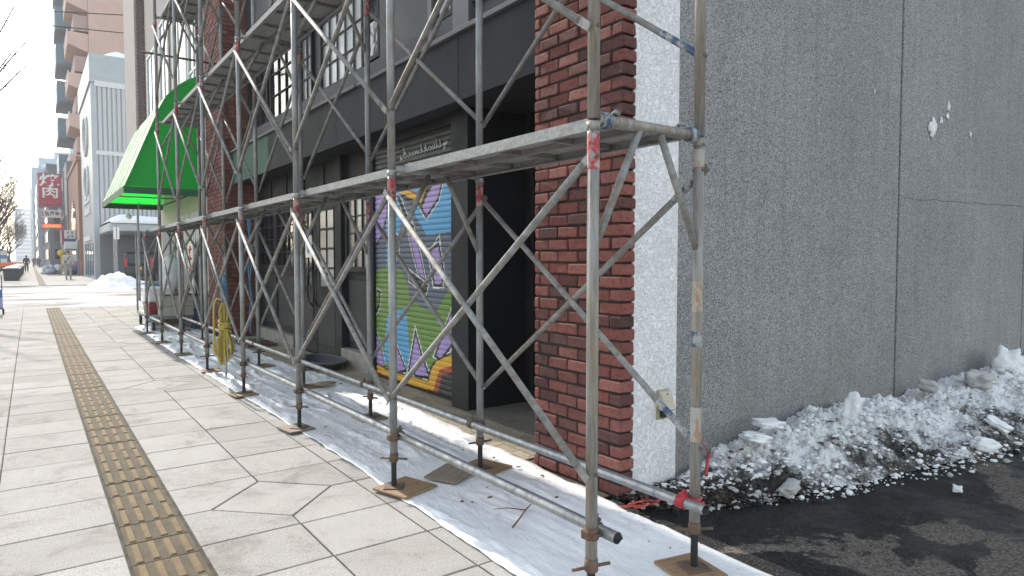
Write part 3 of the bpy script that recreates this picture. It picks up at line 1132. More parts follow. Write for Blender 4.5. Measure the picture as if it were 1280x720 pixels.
gridded(7.28, 7.62, 3.86, 5.6, 3.35, 1, 4, M['glass_dark'], M['charcoal'])
gridded(7.74, 9.12, 3.80, 5.6, 3.35, 5, 6, M['glass_pale'], M['upper_wall'])  # bright reflection is put into the pane colour
gridded(9.55, 9.95, 3.80, 5.6, 3.35, 2, 6, M['glass_pale'], M['upper_wall'])
gridded(10.35, 11.5, 3.80, 5.6, 3.35, 3, 5, M['glass_dark'], M['charcoal'])
gridded(11.75, 12.9, 3.80, 5.6, 3.35, 3, 5, M['glass_dark'], M['charcoal'])

# entry recess, dark post and black doors
part(MB().box(3.35, 4.18, 5.35, 5.66, 0.0, 2.895), 'shutter_post', M['charcoal'], bevel=0.004)
dr = part(MB().box(4.02, 4.09, 3.74, 5.34, 0.02, 2.89), 'entry_door', M['black_door'])
mb = MB()
for y in (3.78, 4.06, 4.34, 4.62, 4.90, 5.18):
    mb.box(3.995, 4.018, y, y + 0.05, 0.03, 2.88)
for z in (0.05, 0.95, 2.3):
    mb.box(4.000, 4.0185, 3.76, 5.33, z, z + 0.11)
part(mb, 'door_panelling', M['charcoal'], dr, bevel=0.004)
part(MB().box(3.985, 3.994, 4.80, 4.88, 0.08, 0.36), 'kick_plate', M['sill'], dr)
part(MB().ball((3.985, 4.02, 1.0), 0.02, 0, 10, 6), 'door_knob', M['sill'], dr)
part(MB().box(3.41, 4.0, 3.722, 3.738, 0.02, 2.9), 'recess_wall', M['charcoal'])
mb = MB().path([(3.4, 4.25, 2.88), (3.38, 4.28, 2.7), (3.30, 4.2, 2.45), (3.28, 4.1, 2.25)], 0.004, 6)
part(mb, 'loose_wire', M['sill'])

# ground floor front left of the shutter
part(MB().box(3.56, 4.19, 7.70, 13.2, 0.0, 2.895), 'shop_front_wall', M['charcoal'])
part(MB().box(3.44, 3.56, 7.70, 7.86, 0.0, 2.89), 'jamb', M['charcoal'], bevel=0.004)
part(MB().box(3.46, 3.56, 8.80, 9.03, 0.0, 2.89), 'jamb', M['charcoal'], bevel=0.004)
part(MB().box(3.46, 3.56, 10.62, 10.85, 0.0, 2.89), 'jamb', M['charcoal'], bevel=0.004)
part(MB().box(3.44, 3.56, 7.87, 8.79, 0.0, 0.24), 'stone_plinth', M['stone_base'], bevel=0.006)
part(MB().box(3.44, 3.56, 10.86, 13.0, 0.0, 0.20), 'stone_plinth', M['stone_base'], bevel=0.006)
gridded(7.98, 8.70, 1.36, 2.26, 3.53, 3, 4, M['glass_pale'], M['charcoal'], 0.07)
part(MB().box(3.535, 3.558, 7.95, 8.72, 0.34, 1.18), 'lower_panel', M['charcoal_panel'], bevel=0.006)
for (a, b) in ((11.0, 11.9), (12.05, 12.9)):
    gridded(a, b, 1.36, 2.26, 3.53, 3, 4, M['glass_dark'], M['charcoal'], 0.06)
    part(MB().box(3.535, 3.558, a, b, 0.32, 1.18), 'lower_panel', M['charcoal_panel'], bevel=0.006)
for (a, b, hy) in ((9.05, 9.94, 9.82), (9.96, 10.60, 10.10)):
    d = part(MB().box(3.52, 3.557, a, b, 0.03, 2.32), 'door', M['charcoal'], bevel=0.004)
    wa, wb = a + 0.14, b - 0.18 if hy < 9.95 else b - 0.14
    gw = part(MB().box(3.514, 3.519, wa, wb, 1.05, 2.2), 'door_glass', M['glass_pale'] if hy < 9.95 else M['glass_dark'], d)
    g = MB()
    for j in range(5): g.box(3.500, 3.5135, wa - .02, wb + .02, 1.03 + 0.285 * j, 1.06 + 0.285 * j)
    for y in (wa - 0.02, (wa + wb) / 2 - .01, wb): g.box(3.502, 3.513, y, y + 0.02, 1.03, 2.2)
    part(g, 'glazing_bar', M['charcoal'], d)
    part(MB().box(3.508, 3.519, a + 0.12, b - 0.12, 0.2, 0.92), 'door_panel', M['charcoal_panel'], d, bevel=0.004)
    mb = MB().path([(3.515, hy, 0.74), (3.46, hy, 0.80), (3.435, hy, 0.92), (3.43, hy, 1.05), (3.435, hy, 1.18), (3.46, hy, 1.28), (3.515, hy, 1.33)], 0.012, 8)
    part(mb, 'handle', M['blackrod'], d)
for y in range(6): part(MB().box(3.535, 3.5585, 7.9 + y * 0.88, 7.94 + y * 0.88, 2.38, 2.88), 'transom_rail', M['charcoal_panel'])

# rear brick pilaster
mb = MB(); brick_face(mb, 13.2, 14.7, 2.95, 3.06, 0.0, 7.3, jit=0.001)
z, r = 0.0, 0
while z < 7.3:          # its side return
    x = 3.06; ln = 0.20 if r % 2 else 0.10
    while x < 3.5:
        xe = min(x + ln, 3.52)
        mb.box(x + .004, xe - .004, 13.205, 13.28, z + .005, z + .075, 0, 0.001)
        x = xe; ln = 0.20
    z += 0.08; r += 1
pil = part(mb, 'brick_pilaster', M['brick_dull'])
part(MB().box(2.962, 3.6, 13.213, 14.695, -0.02, 7.32), 'mortar', M['mortar'], pil)


# ------------------------------------------------------------------ painted roller shutter
def to_plane(px, py, xp):
    """a point of the painted design, as (y, z) on the shutter's plane"""
    X = (px - 640) / CAM_F; U = -(py - 360) / CAM_F
    cp, sp = math.cos(CAM_PIT), math.sin(CAM_PIT)
    Y = cp + U * sp; Z = -sp + U * cp
    cy, sy = math.cos(CAM_YAW), math.sin(CAM_YAW)
    dx, dy, dz = X * cy + Y * sy, -X * sy + Y * cy, Z
    t = xp / dx
    return dy * t, CAM_H + dz * t


def shutter():
    xp, ya, yb, z0, z1 = 3.48, 5.67, 7.69, 0.03, 2.80
    nz_ = 6; pitch = 0.060
    cy_, cz_ = 0.0085, pitch / nz_
    ny, nz = int((yb - ya) / cy_), int((z1 - z0) / cz_)
    yc = ya + (np.arange(ny) + 0.5) * (yb - ya) / ny
    zc = z0 + (np.arange(nz) + 0.5) * (z1 - z0) / nz
    YY, ZZ = np.meshgrid(yc, zc)
    idx = np.zeros((nz, ny), int)          # 0 dark slat

    def inside(poly):
        P = np.array(poly)
        m = np.zeros(YY.shape, bool)
        n = len(P)
        for i in range(n):
            (y1, zz1), (y2, zz2) = P[i], P[(i + 1) % n]
            if zz1 == zz2: continue
            c = ((zz1 > ZZ) != (zz2 > ZZ)) & (YY < (y2 - y1) * (ZZ - zz1) / (zz2 - zz1) + y1)
            m ^= c
        return m

    def grow(poly, d):
        c = np.mean(np.array(poly), axis=0)
        n = len(poly); out = []
        ar = sum(poly[i - 1][0] * poly[i][1] - poly[i][0] * poly[i - 1][1] for i in range(n))
        sg = 1 if ar > 0 else -1
        for i in range(n):
            p0, p1, p2 = Vector(poly[i - 1]), Vector(poly[i]), Vector(poly[(i + 1) % n])
            d1, d2 = (p1 - p0).normalized(), (p2 - p1).normalized()
            n1, n2 = Vector((d1.y, -d1.x)) * sg, Vector((d2.y, -d2.x)) * sg
            b = n1 + n2
            b = b / max(0.35, b.dot(n1))
            q = p1 + b * d
            out.append((q.x, q.y))
        return out

    def cp(pts):
        return [to_plane(460 + x * 120 / 309, 220 + y * 280 / 720, xp) for x, y in pts]
    SL, BL, GR, PU, YE, RE, BK, WH, NAVY = range(1, 10)

    def put(col, *pts, outline=0, halo=0):
        poly = cp(pts)
        if halo: idx[inside(grow(poly, halo))] = WH
        if outline: idx[inside(grow(poly, outline))] = BK
        idx[inside(poly)] = col
    # whole painted field
    put(SL, (0, -60), (300, -60), (300, 640), (0, 640))
    # top edge of the painting: straight, hidden behind the deck
    put(BL, (70, -20), (112, -20), (118, 90), (104, 180), (98, 270), (62, 300), (60, 60))
    put(BL, (130, -20), (300, -20), (300, 170), (240, 185), (190, 190), (150, 120))
    put(GR, (-5, 330), (40, 300), (78, 285), (110, 305), (132, 350), (135, 395), (190, 430), (222, 442), (240, 400), (262, 368), (300, 350), (300, 600), (200, 650), (-5, 620))
    put(BL, (62, 450), (92, 432), (124, 424), (136, 560), (138, 620), (52, 600))
    # letters
    put(PU, (28, 45), (60, 20), (62, 120), (44, 190), (30, 215), (18, 190), outline=0.03)
    put(PU, (72, 170), (96, 200), (98, 250), (74, 262), outline=0.03, halo=0.045)
    put(PU, (212, 28), (240, 10), (226, 70), (190, 126), (172, 96), outline=0.035, halo=0.05)
    put(PU, (122, 130), (142, 150), (166, 240), (184, 330), (168, 318), (146, 240), outline=0.02, halo=0.035)
    put(PU, (228, 215), (240, 300), (238, 345), (217, 345), (204, 255), outline=0.04, halo=0.055)
    put(BK, (131, 300), (196, 352), (188, 382), (134, 338), halo=0.014)
    put(SL, (196, 230), (214, 330), (226, 340), (222, 365), (268, 365), (268, 350), (250, 345), (240, 220))
    put(PU, (228, 225), (241, 300), (238, 346), (217, 346), (202, 245), outline=0.035, halo=0.05)
    put(PU, (24, 490), (44, 560), (54, 612), (18, 600), outline=0.03, halo=0.045)
    put(PU, (92, 548), (122, 622), (96, 628), (84, 600), outline=0.03, halo=0.045)
    put(PU, (155, 512), (172, 575), (196, 642), (160, 640), (136, 622), outline=0.035, halo=0.055)
    put(PU, (270, 440), (270, 540), (236, 585), (222, 575), outline=0.035, halo=0.055)
    put(BK, (30, 360), (44, 372), (40, 420), (24, 455), (22, 446), (34, 400), halo=0.012)
    put(GR, (33, 372), (38, 378), (35, 412), (28, 430))
    # bands
    put(YE, (-5, 585), (60, 622), (150, 648), (196, 662), (206, 620), (222, 596), (300, 560), (300, 600), (232, 622), (212, 690), (120, 668), (-5, 612))
    put(BK, (-5, 580), (60, 617), (150, 643), (192, 657), (202, 614), (219, 590), (300, 554), (300, 560), (222, 596), (206, 620), (196, 662), (150, 648), (60, 622), (-5, 585))
    put(RE, (-5, 612), (120, 668), (212, 692), (232, 622), (300, 600), (300, 622), (240, 640), (222, 716), (120, 692), (-5, 640))
    put(0, (300, 622), (240, 640), (222, 716), (300, 760))
    put(0, (-5, 640), (120, 692), (222, 716), (222, 800), (-5, 760))
    # zigzag at the top
    put(RE, (102, 20), (120, 36), (160, 55), (184, 20), (204, 20), (166, 88), (108, 52))
    put(YE, (88, 20), (100, 30), (170, 68), (186, 30), (192, 30), (172, 88), (112, 58), (96, 50))
    put(BK, (112, 58), (172, 88), (192, 30), (205, 30), (176, 104), (130, 84), (104, 66))
    put(YE, (22, 40), (27, 40), (20, 160), (16, 160))
    put(BK, (92, 60), (104, 66), (140, 150), (150, 160), (158, 200), (138, 190), halo=0.012)
    # above the painting the slats are bare
    top = to_plane(520, 226, xp)[1] + 0.02
    idx[ZZ > top] = 0
    prof = [0.0, 0.008, 0.0095, 0.010, 0.0095, 0.008]
    vs = []
    for j in range(nz + 1):
        for i in range(ny + 1):
            vs.append((xp - prof[j % nz_], ya + (yb - ya) * i / ny, z0 + (z1 - z0) * j / nz))
    fs = []
    for j in range(nz):
        for i in range(ny):
            a = j * (ny + 1) + i
            fs.append((a, a + ny + 1, a + ny + 2, a + 1))
    mb = MB(); mb.add(vs, fs, 0, False)
    mb.m = idx.reshape(-1).tolist()
    pc = lambda n, c: flat(n, c, 0.45, 0, 0.1, 4)
    mats = [flat('dark shutter slat', (0.032, 0.033, 0.036), 0.5), pc('slate paint', (0.085, 0.115, 0.165)), pc('sky blue paint', (0.085, 0.33, 0.58)),
            pc('grass green paint', (0.125, 0.24, 0.045)), pc('lilac paint', (0.37, 0.27, 0.56)), pc('yellow paint', (0.68, 0.37, 0.025)),
            pc('brick red paint', (0.36, 0.065, 0.04)), pc('black paint', (0.010, 0.010, 0.012)), pc('white paint line', (0.72, 0.72, 0.72)), pc('navy paint', (0.05, 0.07, 0.12))]
    sh = part(mb, 'roller_shutter', mats)
    sh['label'] = 'roller shutter painted with a colourful mural'
    # white spray tag on the bare slats above
    tg = MB()

    def stroke(pts, w):
        q = [to_plane(490 + x * 80 / 823, 140 + y * 70 / 720, xp - 0.012) for x, y in pts]
        tg.path([(xp - 0.0135, a, b) for a, b in q], w, 5)
    stroke([(155, 455), (150, 480), (165, 500), (150, 540), (180, 545), (185, 520), (165, 515), (160, 560)], 0.008)
    for x in (215, 255, 290, 320):
        yb_ = 560 - (x - 215) * 0.28
        stroke([(x, yb_ - 50), (x + 12, yb_ - 8), (x + 28, yb_ - 40)], 0.007)
    for x, h in ((375, 90), (435, 80), (545, 70), (575, 110), (620, 90)):
        yb_ = 500 - (x - 375) * 0.24
        stroke([(x, yb_ - h), (x + 6, yb_ - 10), (x + 22, yb_ - 4)], 0.009)
    stroke([(415, 470), (430, 450), (450, 470), (430, 490)], 0.007)
    stroke([(470, 465), (490, 440), (505, 460), (525, 430), (530, 460)], 0.006)
    stroke([(660, 415), (715, 375), (712, 405), (664, 420)], 0.009)
    stroke([(690, 430), (668, 490)], 0.008)
    zz = [(115 + i * 20, 598 - i * 6.2 + (14 if i % 2 else -14)) for i in range(27)]
    stroke(zz, 0.0065)
    stroke([(120, 560), (112, 620), (135, 610)], 0.008)
    part(tg, 'spray_tag', flat('white spray paint', (0.55, 0.56, 0.57), 0.6), sh)
    hb = MB().box(3.40, 3.56, 5.67, 7.69, 2.80, 2.895)
    part(hb, 'shutter_box', M['charcoal'], sh, bevel=0.004)
    part(MB().box(3.462, 3.492, 5.68, 7.68, 0.008, 0.035), 'bottom_bar', M['charcoal'], sh)
    for y in (5.665, 7.69):
        part(MB().box(3.45, 3.50, y, y + 0.012, 0.008, 2.795), 'guide_rail', M['charcoal'], sh)


shutter()

# outlet box on the stucco strip
t = thing('outlet_box', 'small beige weatherproof socket box on the white stucco strip', 'socket box', (3.26, 2.872, 0.46))
MB().box(-0.055, 0.055, -0.012, 0.0, -0.02, 0.17).build('back_plate', plain('aged beige plastic', (0.36, 0.31, 0.22), 0.6), t, bevel=0.004)
MB().prism([(-0.014, 0.165), (-0.04, 0.16), (-0.075, 0.05), (-0.07, 0.04), (-0.014, 0.045)], -0.05, 0.05, axis='x').build('hinged_cover', plain('beige plastic cover', (0.50, 0.45, 0.35), 0.5), t, bevel=0.004)
MB().box(-0.03, 0.03, -0.028, -0.0125, -0.005, 0.035).build('socket', M['blackrod'], t)
mb = MB()
for x, z in ((0, 0.145), (0, -0.01)): mb.ball((x, -0.045 if z > 0 else -0.016, z), 0.006, 0, 8, 5)
mb.build('screw', M['rust'], t)

# snow splats on the grey wall
def splat(x, z, r, lab, sx=1.0, seed=0):
    rnd = random.Random(seed)
    mb = MB()
    for i in range(14):
        a, d = rnd.uniform(0, 6.3), rnd.uniform(0, r * 0.75)
        mb.ball((d * math.cos(a) * sx, -0.006, d * math.sin(a)), rnd.uniform(0.2, 0.5) * r, 0, 9, 6, 0.2, (sx, 0.35, 1))
    o = mb.build('snow_splat', M['snow'], None, (x, 2.878, z))
    tag(o, lab, 'snow', 'snow stuck to the grey wall')


splat(7.06, 2.72, 0.095, 'largest clump of thrown snow stuck to the grey wall', 1, 3)
splat(7.40, 2.98, 0.07, 'tall narrow smear of snow stuck highest on the grey wall', 0.4, 4)
splat(7.39, 2.87, 0.042, 'small dab of snow just below the tall narrow smear', 1, 8)
splat(7.24, 2.81, 0.036, 'small dab of snow between largest clump and tall smear', 1, 5)
splat(7.95, 2.75, 0.036, 'small dab of snow stuck farthest right on grey wall', 0.7, 6)
splat(5.92, 2.90, 0.026, 'tiny fleck of snow left of the wall joint', 0.5, 7)

# ------------------------------------------------------------------ snow bank along the wall
def snow_bank():
    fr = [(2.95, 2.62), (3.36, 2.46), (3.89, 2.27), (4.7, 2.13), (5.57, 1.97), (6.34, 1.84), (8, 1.62), (12, 1.4)]
    rg = [(2.95, 0.01), (3.3, 0.05), (3.57, 0.11), (3.8, 0.22), (4.1, 0.32), (4.6, 0.38), (5.15, 0.40), (5.8, 0.34), (6.4, 0.32), (7.3, 0.33), (8.1, 0.40), (8.8, 0.36), (9.5, 0.44), (12, 0.42)]
    x0, x1, ny = 2.95, 11.8, 100
    nx = 900

    def hgt(x, t, y):
        h = interp(x, rg)
        s = min(1, max(0, t))
        p = (s ** 0.85) * (1 if s < 0.72 else 1 - 0.35 * (s - 0.72) / 0.28)
        b = h * p * (1 + 0.30 * mn.noise(Vector((x * 2.1, y * 2.1, 0))))
        c = mn.voronoi(Vector((x * 8, y * 8, b * 8)))[0]
        b += (0.05 - 0.085 * c[0]) * min(1, s * 5) * min(1, h * 5)
        c2 = mn.voronoi(Vector((x * 24, y * 24, 5)))[0]
        b += (0.022 - 0.042 * c2[0]) * min(1, s * 8)
        c3 = mn.voronoi(Vector((x * 55, y * 55, 5)))[0]
        b += (0.008 - 0.016 * c3[0]) * min(1, s * 8)
        b += 0.012 * mn.fractal(Vector((x * 30, y * 30, 2)), 1.0, 2.0, 3) * min(1, s * 8)
        return b

    def gritv(x, t):
        s = min(1, max(0, t))
        g = 0.46 - 0.50 * s                                    # road grit thrown up from the lot
        g += 0.55 * max(0, (4.15 - x) / 1.0) * (1 - 0.3 * s)   # blackest by the stucco strip
        g += 0.22 * mn.fractal(Vector((x * 1.5, t * 1.5, 8)), 1.0, 2.0, 3) + 0.20 * mn.fractal(Vector((x * 6, t * 6, 3)), 1.0, 2.0, 3)
        return g
    mb = MB(); vs = []; gr = []
    for i in range(nx + 1):
        x = x0 + (x1 - x0) * i / nx
        f = interp(x, fr) + 0.05 * mn.noise(Vector((x * 3, 0, 1))) + 0.03 * mn.noise(Vector((x * 9, 0, 1)))
        for j in range(ny + 1):
            t = j / ny
            y = f + (2.878 - f) * t
            vs.append((x, y, hgt(x, t, y) - 0.012)); gr.append(gritv(x, t))
    fs = [(i * (ny + 1) + j, (i + 1) * (ny + 1) + j, (i + 1) * (ny + 1) + j + 1, i * (ny + 1) + j + 1) for i in range(nx) for j in range(ny)]
    mb.add(vs, fs, 0, True)
    me = mb.mesh('snow_bank', [M['gritty'], M['ice_lump'], M['grey_ice'], M['leaf'], M['grit']])
    at = me.attributes.new('grit', 'FLOAT', 'POINT')
    at.data.foreach_set('value', gr)
    o = bpy.data.objects.new('snow_bank', me); COL.objects.link(o)
    tag(o, 'long ploughed bank of dirty snow heaped against the grey wall', 'snow', None, 'stuff')
    # lumps, crumbs and dead leaves lying on it
    cb = MB()
    rnd = random.Random(11)
    random.seed(5)
    for i in range(5000):
        x = 3.1 + 8.3 * rnd.random() ** 1.5
        t = rnd.uniform(-0.10, 0.98) if rnd.random() < 0.85 else rnd.uniform(-0.25, 0.1)
        f = interp(x, fr); y = f + (2.85 - f) * t
        if y > 2.84: continue
        r = min(0.034, 0.0025 + rnd.expovariate(1 / 0.0048))
        if t < 0.05: r = min(r, 0.02)
        g = gritv(x, t)
        k = rnd.random()
        if k < 0.035: m = 3
        elif g > 0.55: m = 4 if rnd.random() < 0.6 else 2
        else: m = 1 if rnd.random() < 0.68 else 2
        z = (hgt(x, t, y) if t > 0 else 0) - 0.012 + r * 0.35
        if m == 3:
            r = rnd.uniform(0.012, 0.035); a = rnd.uniform(0, 6)
            q = [(x + r * math.cos(a + b) * s_, y + r * math.sin(a + b) * s_, z + 0.012 + rnd.uniform(-.006, .006)) for b, s_ in ((0, 1), (1.2, .6), (2.2, .5), (3.1, 1.1), (4.2, .5), (5.2, .6))]
            cb.add(q, [(0, 1, 2, 3), (0, 3, 4, 5)], 3)
        else:
            cb.ball((x, y, z), r, m, 8, 6, 0.20, (rnd.uniform(.7, 1.6), rnd.uniform(.7, 1.6), rnd.uniform(.45, 1.0)))
            cb.s[-1] = True
    for i in range(len(cb.s)): cb.s[i] = cb.m[i] in (1, 2) and (i // 48) % 2 == 0
    q = cb.build('snow_crumbs', [M['gritty'], M['ice_lump'], M['grey_ice'], M['leaf'], M['grit']])
    tag(q, 'loose lumps of ice, grit and dead leaves scattered over the snow bank', 'ice lumps', None, 'stuff')
    # larger blocks one can tell apart
    def block(x, y, z, sx, sy, sz, rot, lab, m='ice_lump', n=6):
        b = MB(); b.ball((0, 0, 0), 1.0, 0, 26, 17, 0.0, (1, 1, 1))
        vv = []
        for p in b.v:
            v = Vector(p)
            k = max(abs(v.x), abs(v.y), abs(v.z))
            v = v / (k ** 0.75)
            v *= 1 + 0.34 * mn.noise(v * 1.3 + Vector((x * 9, y, 0))) + 0.16 * mn.noise(v * 3 + Vector((x * 9, y, 4))) + 0.04 * mn.noise(v * 9 + Vector((x * 9, y, 2)))
            vv.append((v.x * sx, v.y * sy, v.z * sz))
        b.v = vv; b.s = [True] * len(b.s)
        o = b.build('ice_block', M[m], None, (x, y, z))
        o.rotation_euler = rot
        tag(o, lab, 'ice block', 'blocks of ice on the snow bank')
    block(8.13, 2.56, 0.41, 0.11, 0.09, 0.13, (0.2, 0.35, 0.4), 'tall pale snow block sticking up highest on the bank')
    block(8.42, 2.60, 0.36, 0.13, 0.10, 0.09, (0.1, -0.3, 0.9), 'rounded snow block just right of the tallest block')
    block(3.90, 2.62, 0.275, 0.13, 0.07, 0.024, (0.1, 0.22, 0.12), 'flat grey ice slab tilted at the left end of the bank', 'ice_lump')
    block(4.14, 2.68, 0.32, 0.11, 0.07, 0.026, (0.05, 0.1, -0.2), 'second flat ice slab beside the tilted left slab', 'ice_lump')
    block(3.80, 2.31, 0.035, 0.11, 0.045, 0.03, (0.05, 0.0, 0.3), 'grey wedge of ice lying low on the black grit', 'grey_ice')
    block(5.86, 1.96, 0.05, 0.12, 0.05, 0.045, (0.1, 0.2, -0.3), 'pale oblong ice block at the foot of the bank', 'ice_lump')
    block(6.31, 2.02, 0.13, 0.12, 0.09, 0.026, (0.5, 0.1, 0.1), 'round flat plate of ice on the lower slope', 'ice_lump')
    block(6.48, 2.62, 0.33, 0.11, 0.07, 0.05, (0.1, 0.3, 0.2), 'squarish grey ice block on the crest near the wall joint', 'grey_ice')
    block(7.36, 2.52, 0.30, 0.22, 0.10, 0.07, (0.3, 0.1, 0.1), 'broad layered ice block below the highest snow', 'grey_ice')
    block(4.89, 2.48, 0.37, 0.05, 0.05, 0.10, (0.3, 0.2, 0.2), 'narrow upright ice lump in the middle of the bank', 'ice_lump')
    block(4.72, 1.72, 0.010, 0.03, 0.025, 0.018, (0, 0, 0.4), 'small lone ice lump out on the dark asphalt', 'ice_lump')
    # litter by the pillar foot
    lb = MB()
    for i in range(900):
        x = rnd.uniform(2.86, 4.2); w = 0.36 * (1 - abs(x - 3.3) / 1.2)
        y = 2.86 - abs(rnd.gauss(0, max(0.06, w * 0.6)))
        if y < 2.25: continue
        if rnd.random() < 0.25:
            r = rnd.uniform(0.012, 0.03); a = rnd.uniform(0, 6); z = rnd.uniform(0.005, 0.04)
            q = [(x + r * math.cos(a + b) * s_, y + r * math.sin(a + b) * s_, z + rnd.uniform(-.006, .01)) for b, s_ in ((0, 1), (1.2, .6), (2.2, .5), (3.1, 1.1), (4.2, .5), (5.2, .6))]
            lb.add(q, [(0, 1, 2, 3), (0, 3, 4, 5)], 1)
        else:
            r = rnd.uniform(0.004, 0.022)
            lb.ball((x, y, r * 0.4 + rnd.uniform(0, 0.03)), r, 0 if rnd.random() < 0.86 else 2, 6, 4, 0.35, (1, 1, 0.7))
    for i in range(len(lb.s)): lb.s[i] = False
    tag(lb.build('ground_litter', [M['grit'], M['leaf'], M['grey_ice']]), 'black grit and dead leaves gathered at the foot of the pillar', 'litter', None, 'stuff')


snow_bank()

# red wire scraps and twigs
redp = plain('red plastic strap', (0.42, 0.05, 0.045), 0.5)
mb = MB()
for i in range(4):
    q = random.Random(i)
    mb.path(smooth_pts([(2.74 + q.uniform(-.03, .05) + j * .075, 2.64 + i * .022 + q.uniform(-.015, .015) - j * .006, 0.022 + q.uniform(0, .03)) for j in range(5)]), 0.0045, 6)
tag(mb.build('red_cable', redp), 'bundle of red cable lying beside the brick pillar foot', 'cable')
mb = MB().path([(3.44, 2.66, 0.09), (3.50, 2.70, 0.15), (3.56, 2.73, 0.20)], 0.011, 6).path([(3.55, 2.73, 0.20), (3.52, 2.76, 0.28), (3.50, 2.80, 0.33)], 0.003, 5)
tag(mb.build('red_strap', redp), 'short red strap sticking out of the grit by the wall', 'strap')
twig = plain('dry twig', (0.16, 0.10, 0.06), 0.8)
mb = MB().path([(2.05, 2.83, 0.035), (2.15, 2.90, 0.04), (2.24, 2.97, 0.042), (2.31, 3.01, 0.05)], [0.006, 0.005, 0.005, 0.003], 6)
mb.path([(2.24, 2.97, 0.042), (2.17, 3.05, 0.045), (2.10, 3.09, 0.04)], [0.004, 0.003, 0.002], 6)
tag(mb.build('twig', twig), 'forked dry twig lying on the white sheet', 'twig')
mb = MB()
for i in range(60):
    x, y = random.uniform(1.95, 2.9), random.uniform(1.9, 9)
    r = random.uniform(0.004, 0.016)
    mb.ball((x, y, 0.024), r, 0, 6, 4, 0.4, (1.3, 1, 0.35))
tag(mb.build('sheet_debris', twig), 'scattered crumbs of dirt and dead leaf on the white sheet', 'debris', None, 'stuff')
mb = MB().ball((0, 0, 0), 1, 0, 10, 6, 0.12, (0.13, 0.09, 0.02))
tag(mb.build('flat_stone', flat('tan stone', (0.30, 0.24, 0.17), 0.85), None, (2.68, 7.35, 0.05)), 'flat tan stone holding down the sheet edge', 'stone')

# flat oval tub by the doors, floor grating
t = thing('rubber_tub', 'shallow dark oval tub on the ground before the doors', 'tub', (3.16, 8.75, 0.01))
mb = MB()
ring = lambda a, b, z: [(a * math.cos(2 * math.pi * i / 36), b * math.sin(2 * math.pi * i / 36), z) for i in range(36)]
rs = [ring(.20, .42, 0), ring(.24, .50, .10), ring(.255, .515, .105), ring(.255, .515, .09), ring(.235, .49, .095), ring(.19, .41, .012)]
vs = [p for r_ in rs for p in r_]
fs = [(k * 36 + i, k * 36 + (i + 1) % 36, (k + 1) * 36 + (i + 1) % 36, (k + 1) * 36 + i) for k in range(5) for i in range(36)] + [tuple(range(180, 216)), tuple(range(36))[::-1]]
mb.add(vs, fs, 0, True); mb.build('tub_body', plain('dark rubber', (0.045, 0.05, 0.058), 0.6), t)
MB().path(ring(.255, .515, .105), 0.012, 8, closed=True).build('rim', plain('worn rubber rim', (0.09, 0.10, 0.11), 0.6), t)
mb = MB()
for i in range(9): mb.box(2.85 + i * .055, 2.87 + i * .055, 11.3, 12.1, 0.02, 0.05)
for i in range(4): mb.box(2.84, 3.32, 11.3 + i * .26, 11.32 + i * .26, 0.05, 0.062)
tag(mb.build('floor_grating', M['rust']), 'small metal floor grating lying near the far pilaster', 'grating')

# yellow rope hank on the street-side brace, with blue strap and hook
t = thing('rope_hank', 'coiled hank of yellow rope hanging from the scaffold', 'rope', (FX + 0.0, 8.28, 0.95))
ym = flat('yellow rope', (0.46, 0.36, 0.10), 0.85, 0, 0.3, 60, 0.004)
rnd = random.Random(3)
mb = MB()
for i in range(11):
    a = i / 10 * 2 - 1
    w_ = 0.085 * a + rnd.uniform(-.015, .015); dep = rnd.uniform(-.05, .05)
    lo = -0.60 - 0.10 * math.cos(a * 1.5) + rnd.uniform(-.05, .03)
    pts = [(w_ * .15, dep * .3, 0.02), (w_ * .62, dep * .5, -.10), (w_ * .45, dep * .4, -.20), (w_ * .22, dep * .35, -.27), (w_ * .55, dep * .6, -.36), (w_ * 1.12, dep, -.50), (w_ * 1.0, dep, lo + .03), (w_ * .55, dep + .02, lo - .02), (w_ * .40, dep + .03, -.48), (w_ * .2, dep * .4, -.30)]
    mb.path(smooth_pts(pts), 0.0115, 8)
for i in range(5):
    z = -0.22 - i * 0.026
    mb.path([(0.068 * math.cos(q * .52), 0.058 * math.sin(q * .52), z + 0.022 * math.sin(q * .52 + i)) for q in range(12)], 0.0125, 8, closed=True)
mb.path(smooth_pts([(-0.03, 0, 0.03), (-0.08, 0, 0.05), (-0.115, 0, -0.02), (-0.12, 0, -0.2), (-0.12, 0, -0.4), (-0.12, 0, -0.55), (-0.05, 0, -0.66)]), 0.012, 8)
mb.build('rope_coil', ym, t)
mb = MB(); mb.path([(0, 0, 0.33), (0.01, 0.01, 0.24), (0, -0.01, 0.14), (0.01, 0.0, 0.04), (0, 0, 0.0)], [0.018, 0.036, 0.042, 0.046, 0.03], 10)
mb.build('blue_strap', flat('blue grey cloth strap', (0.10, 0.17, 0.25), 0.8, 0, 0.4, 14, 0.006), t)
mb = MB().path([(0, -.012, -0.6), (0, -0.03, -0.72), (0, -0.035, -0.84), (0, -0.01, -0.87), (0, 0.015, -0.84), (0, 0.01, -0.76)], 0.009, 8)
mb.build('snap_hook', M['galv'], t)

# blue rope hanging by the far pilaster
mb = MB()
for q in range(2):
    mb.path([(2.85 + .015 * math.sin(i * .9 + q * 2), 11.05 + q * .05 + .03 * math.sin(i * .7 + q), 2.28 - i * 0.10) for i in range(21)], 0.016, 7)
tag(mb.build('blue_rope', plain('blue rope', (0.055, 0.17, 0.27), 0.7)), 'blue rope hanging straight down near the far brick pilaster', 'rope')
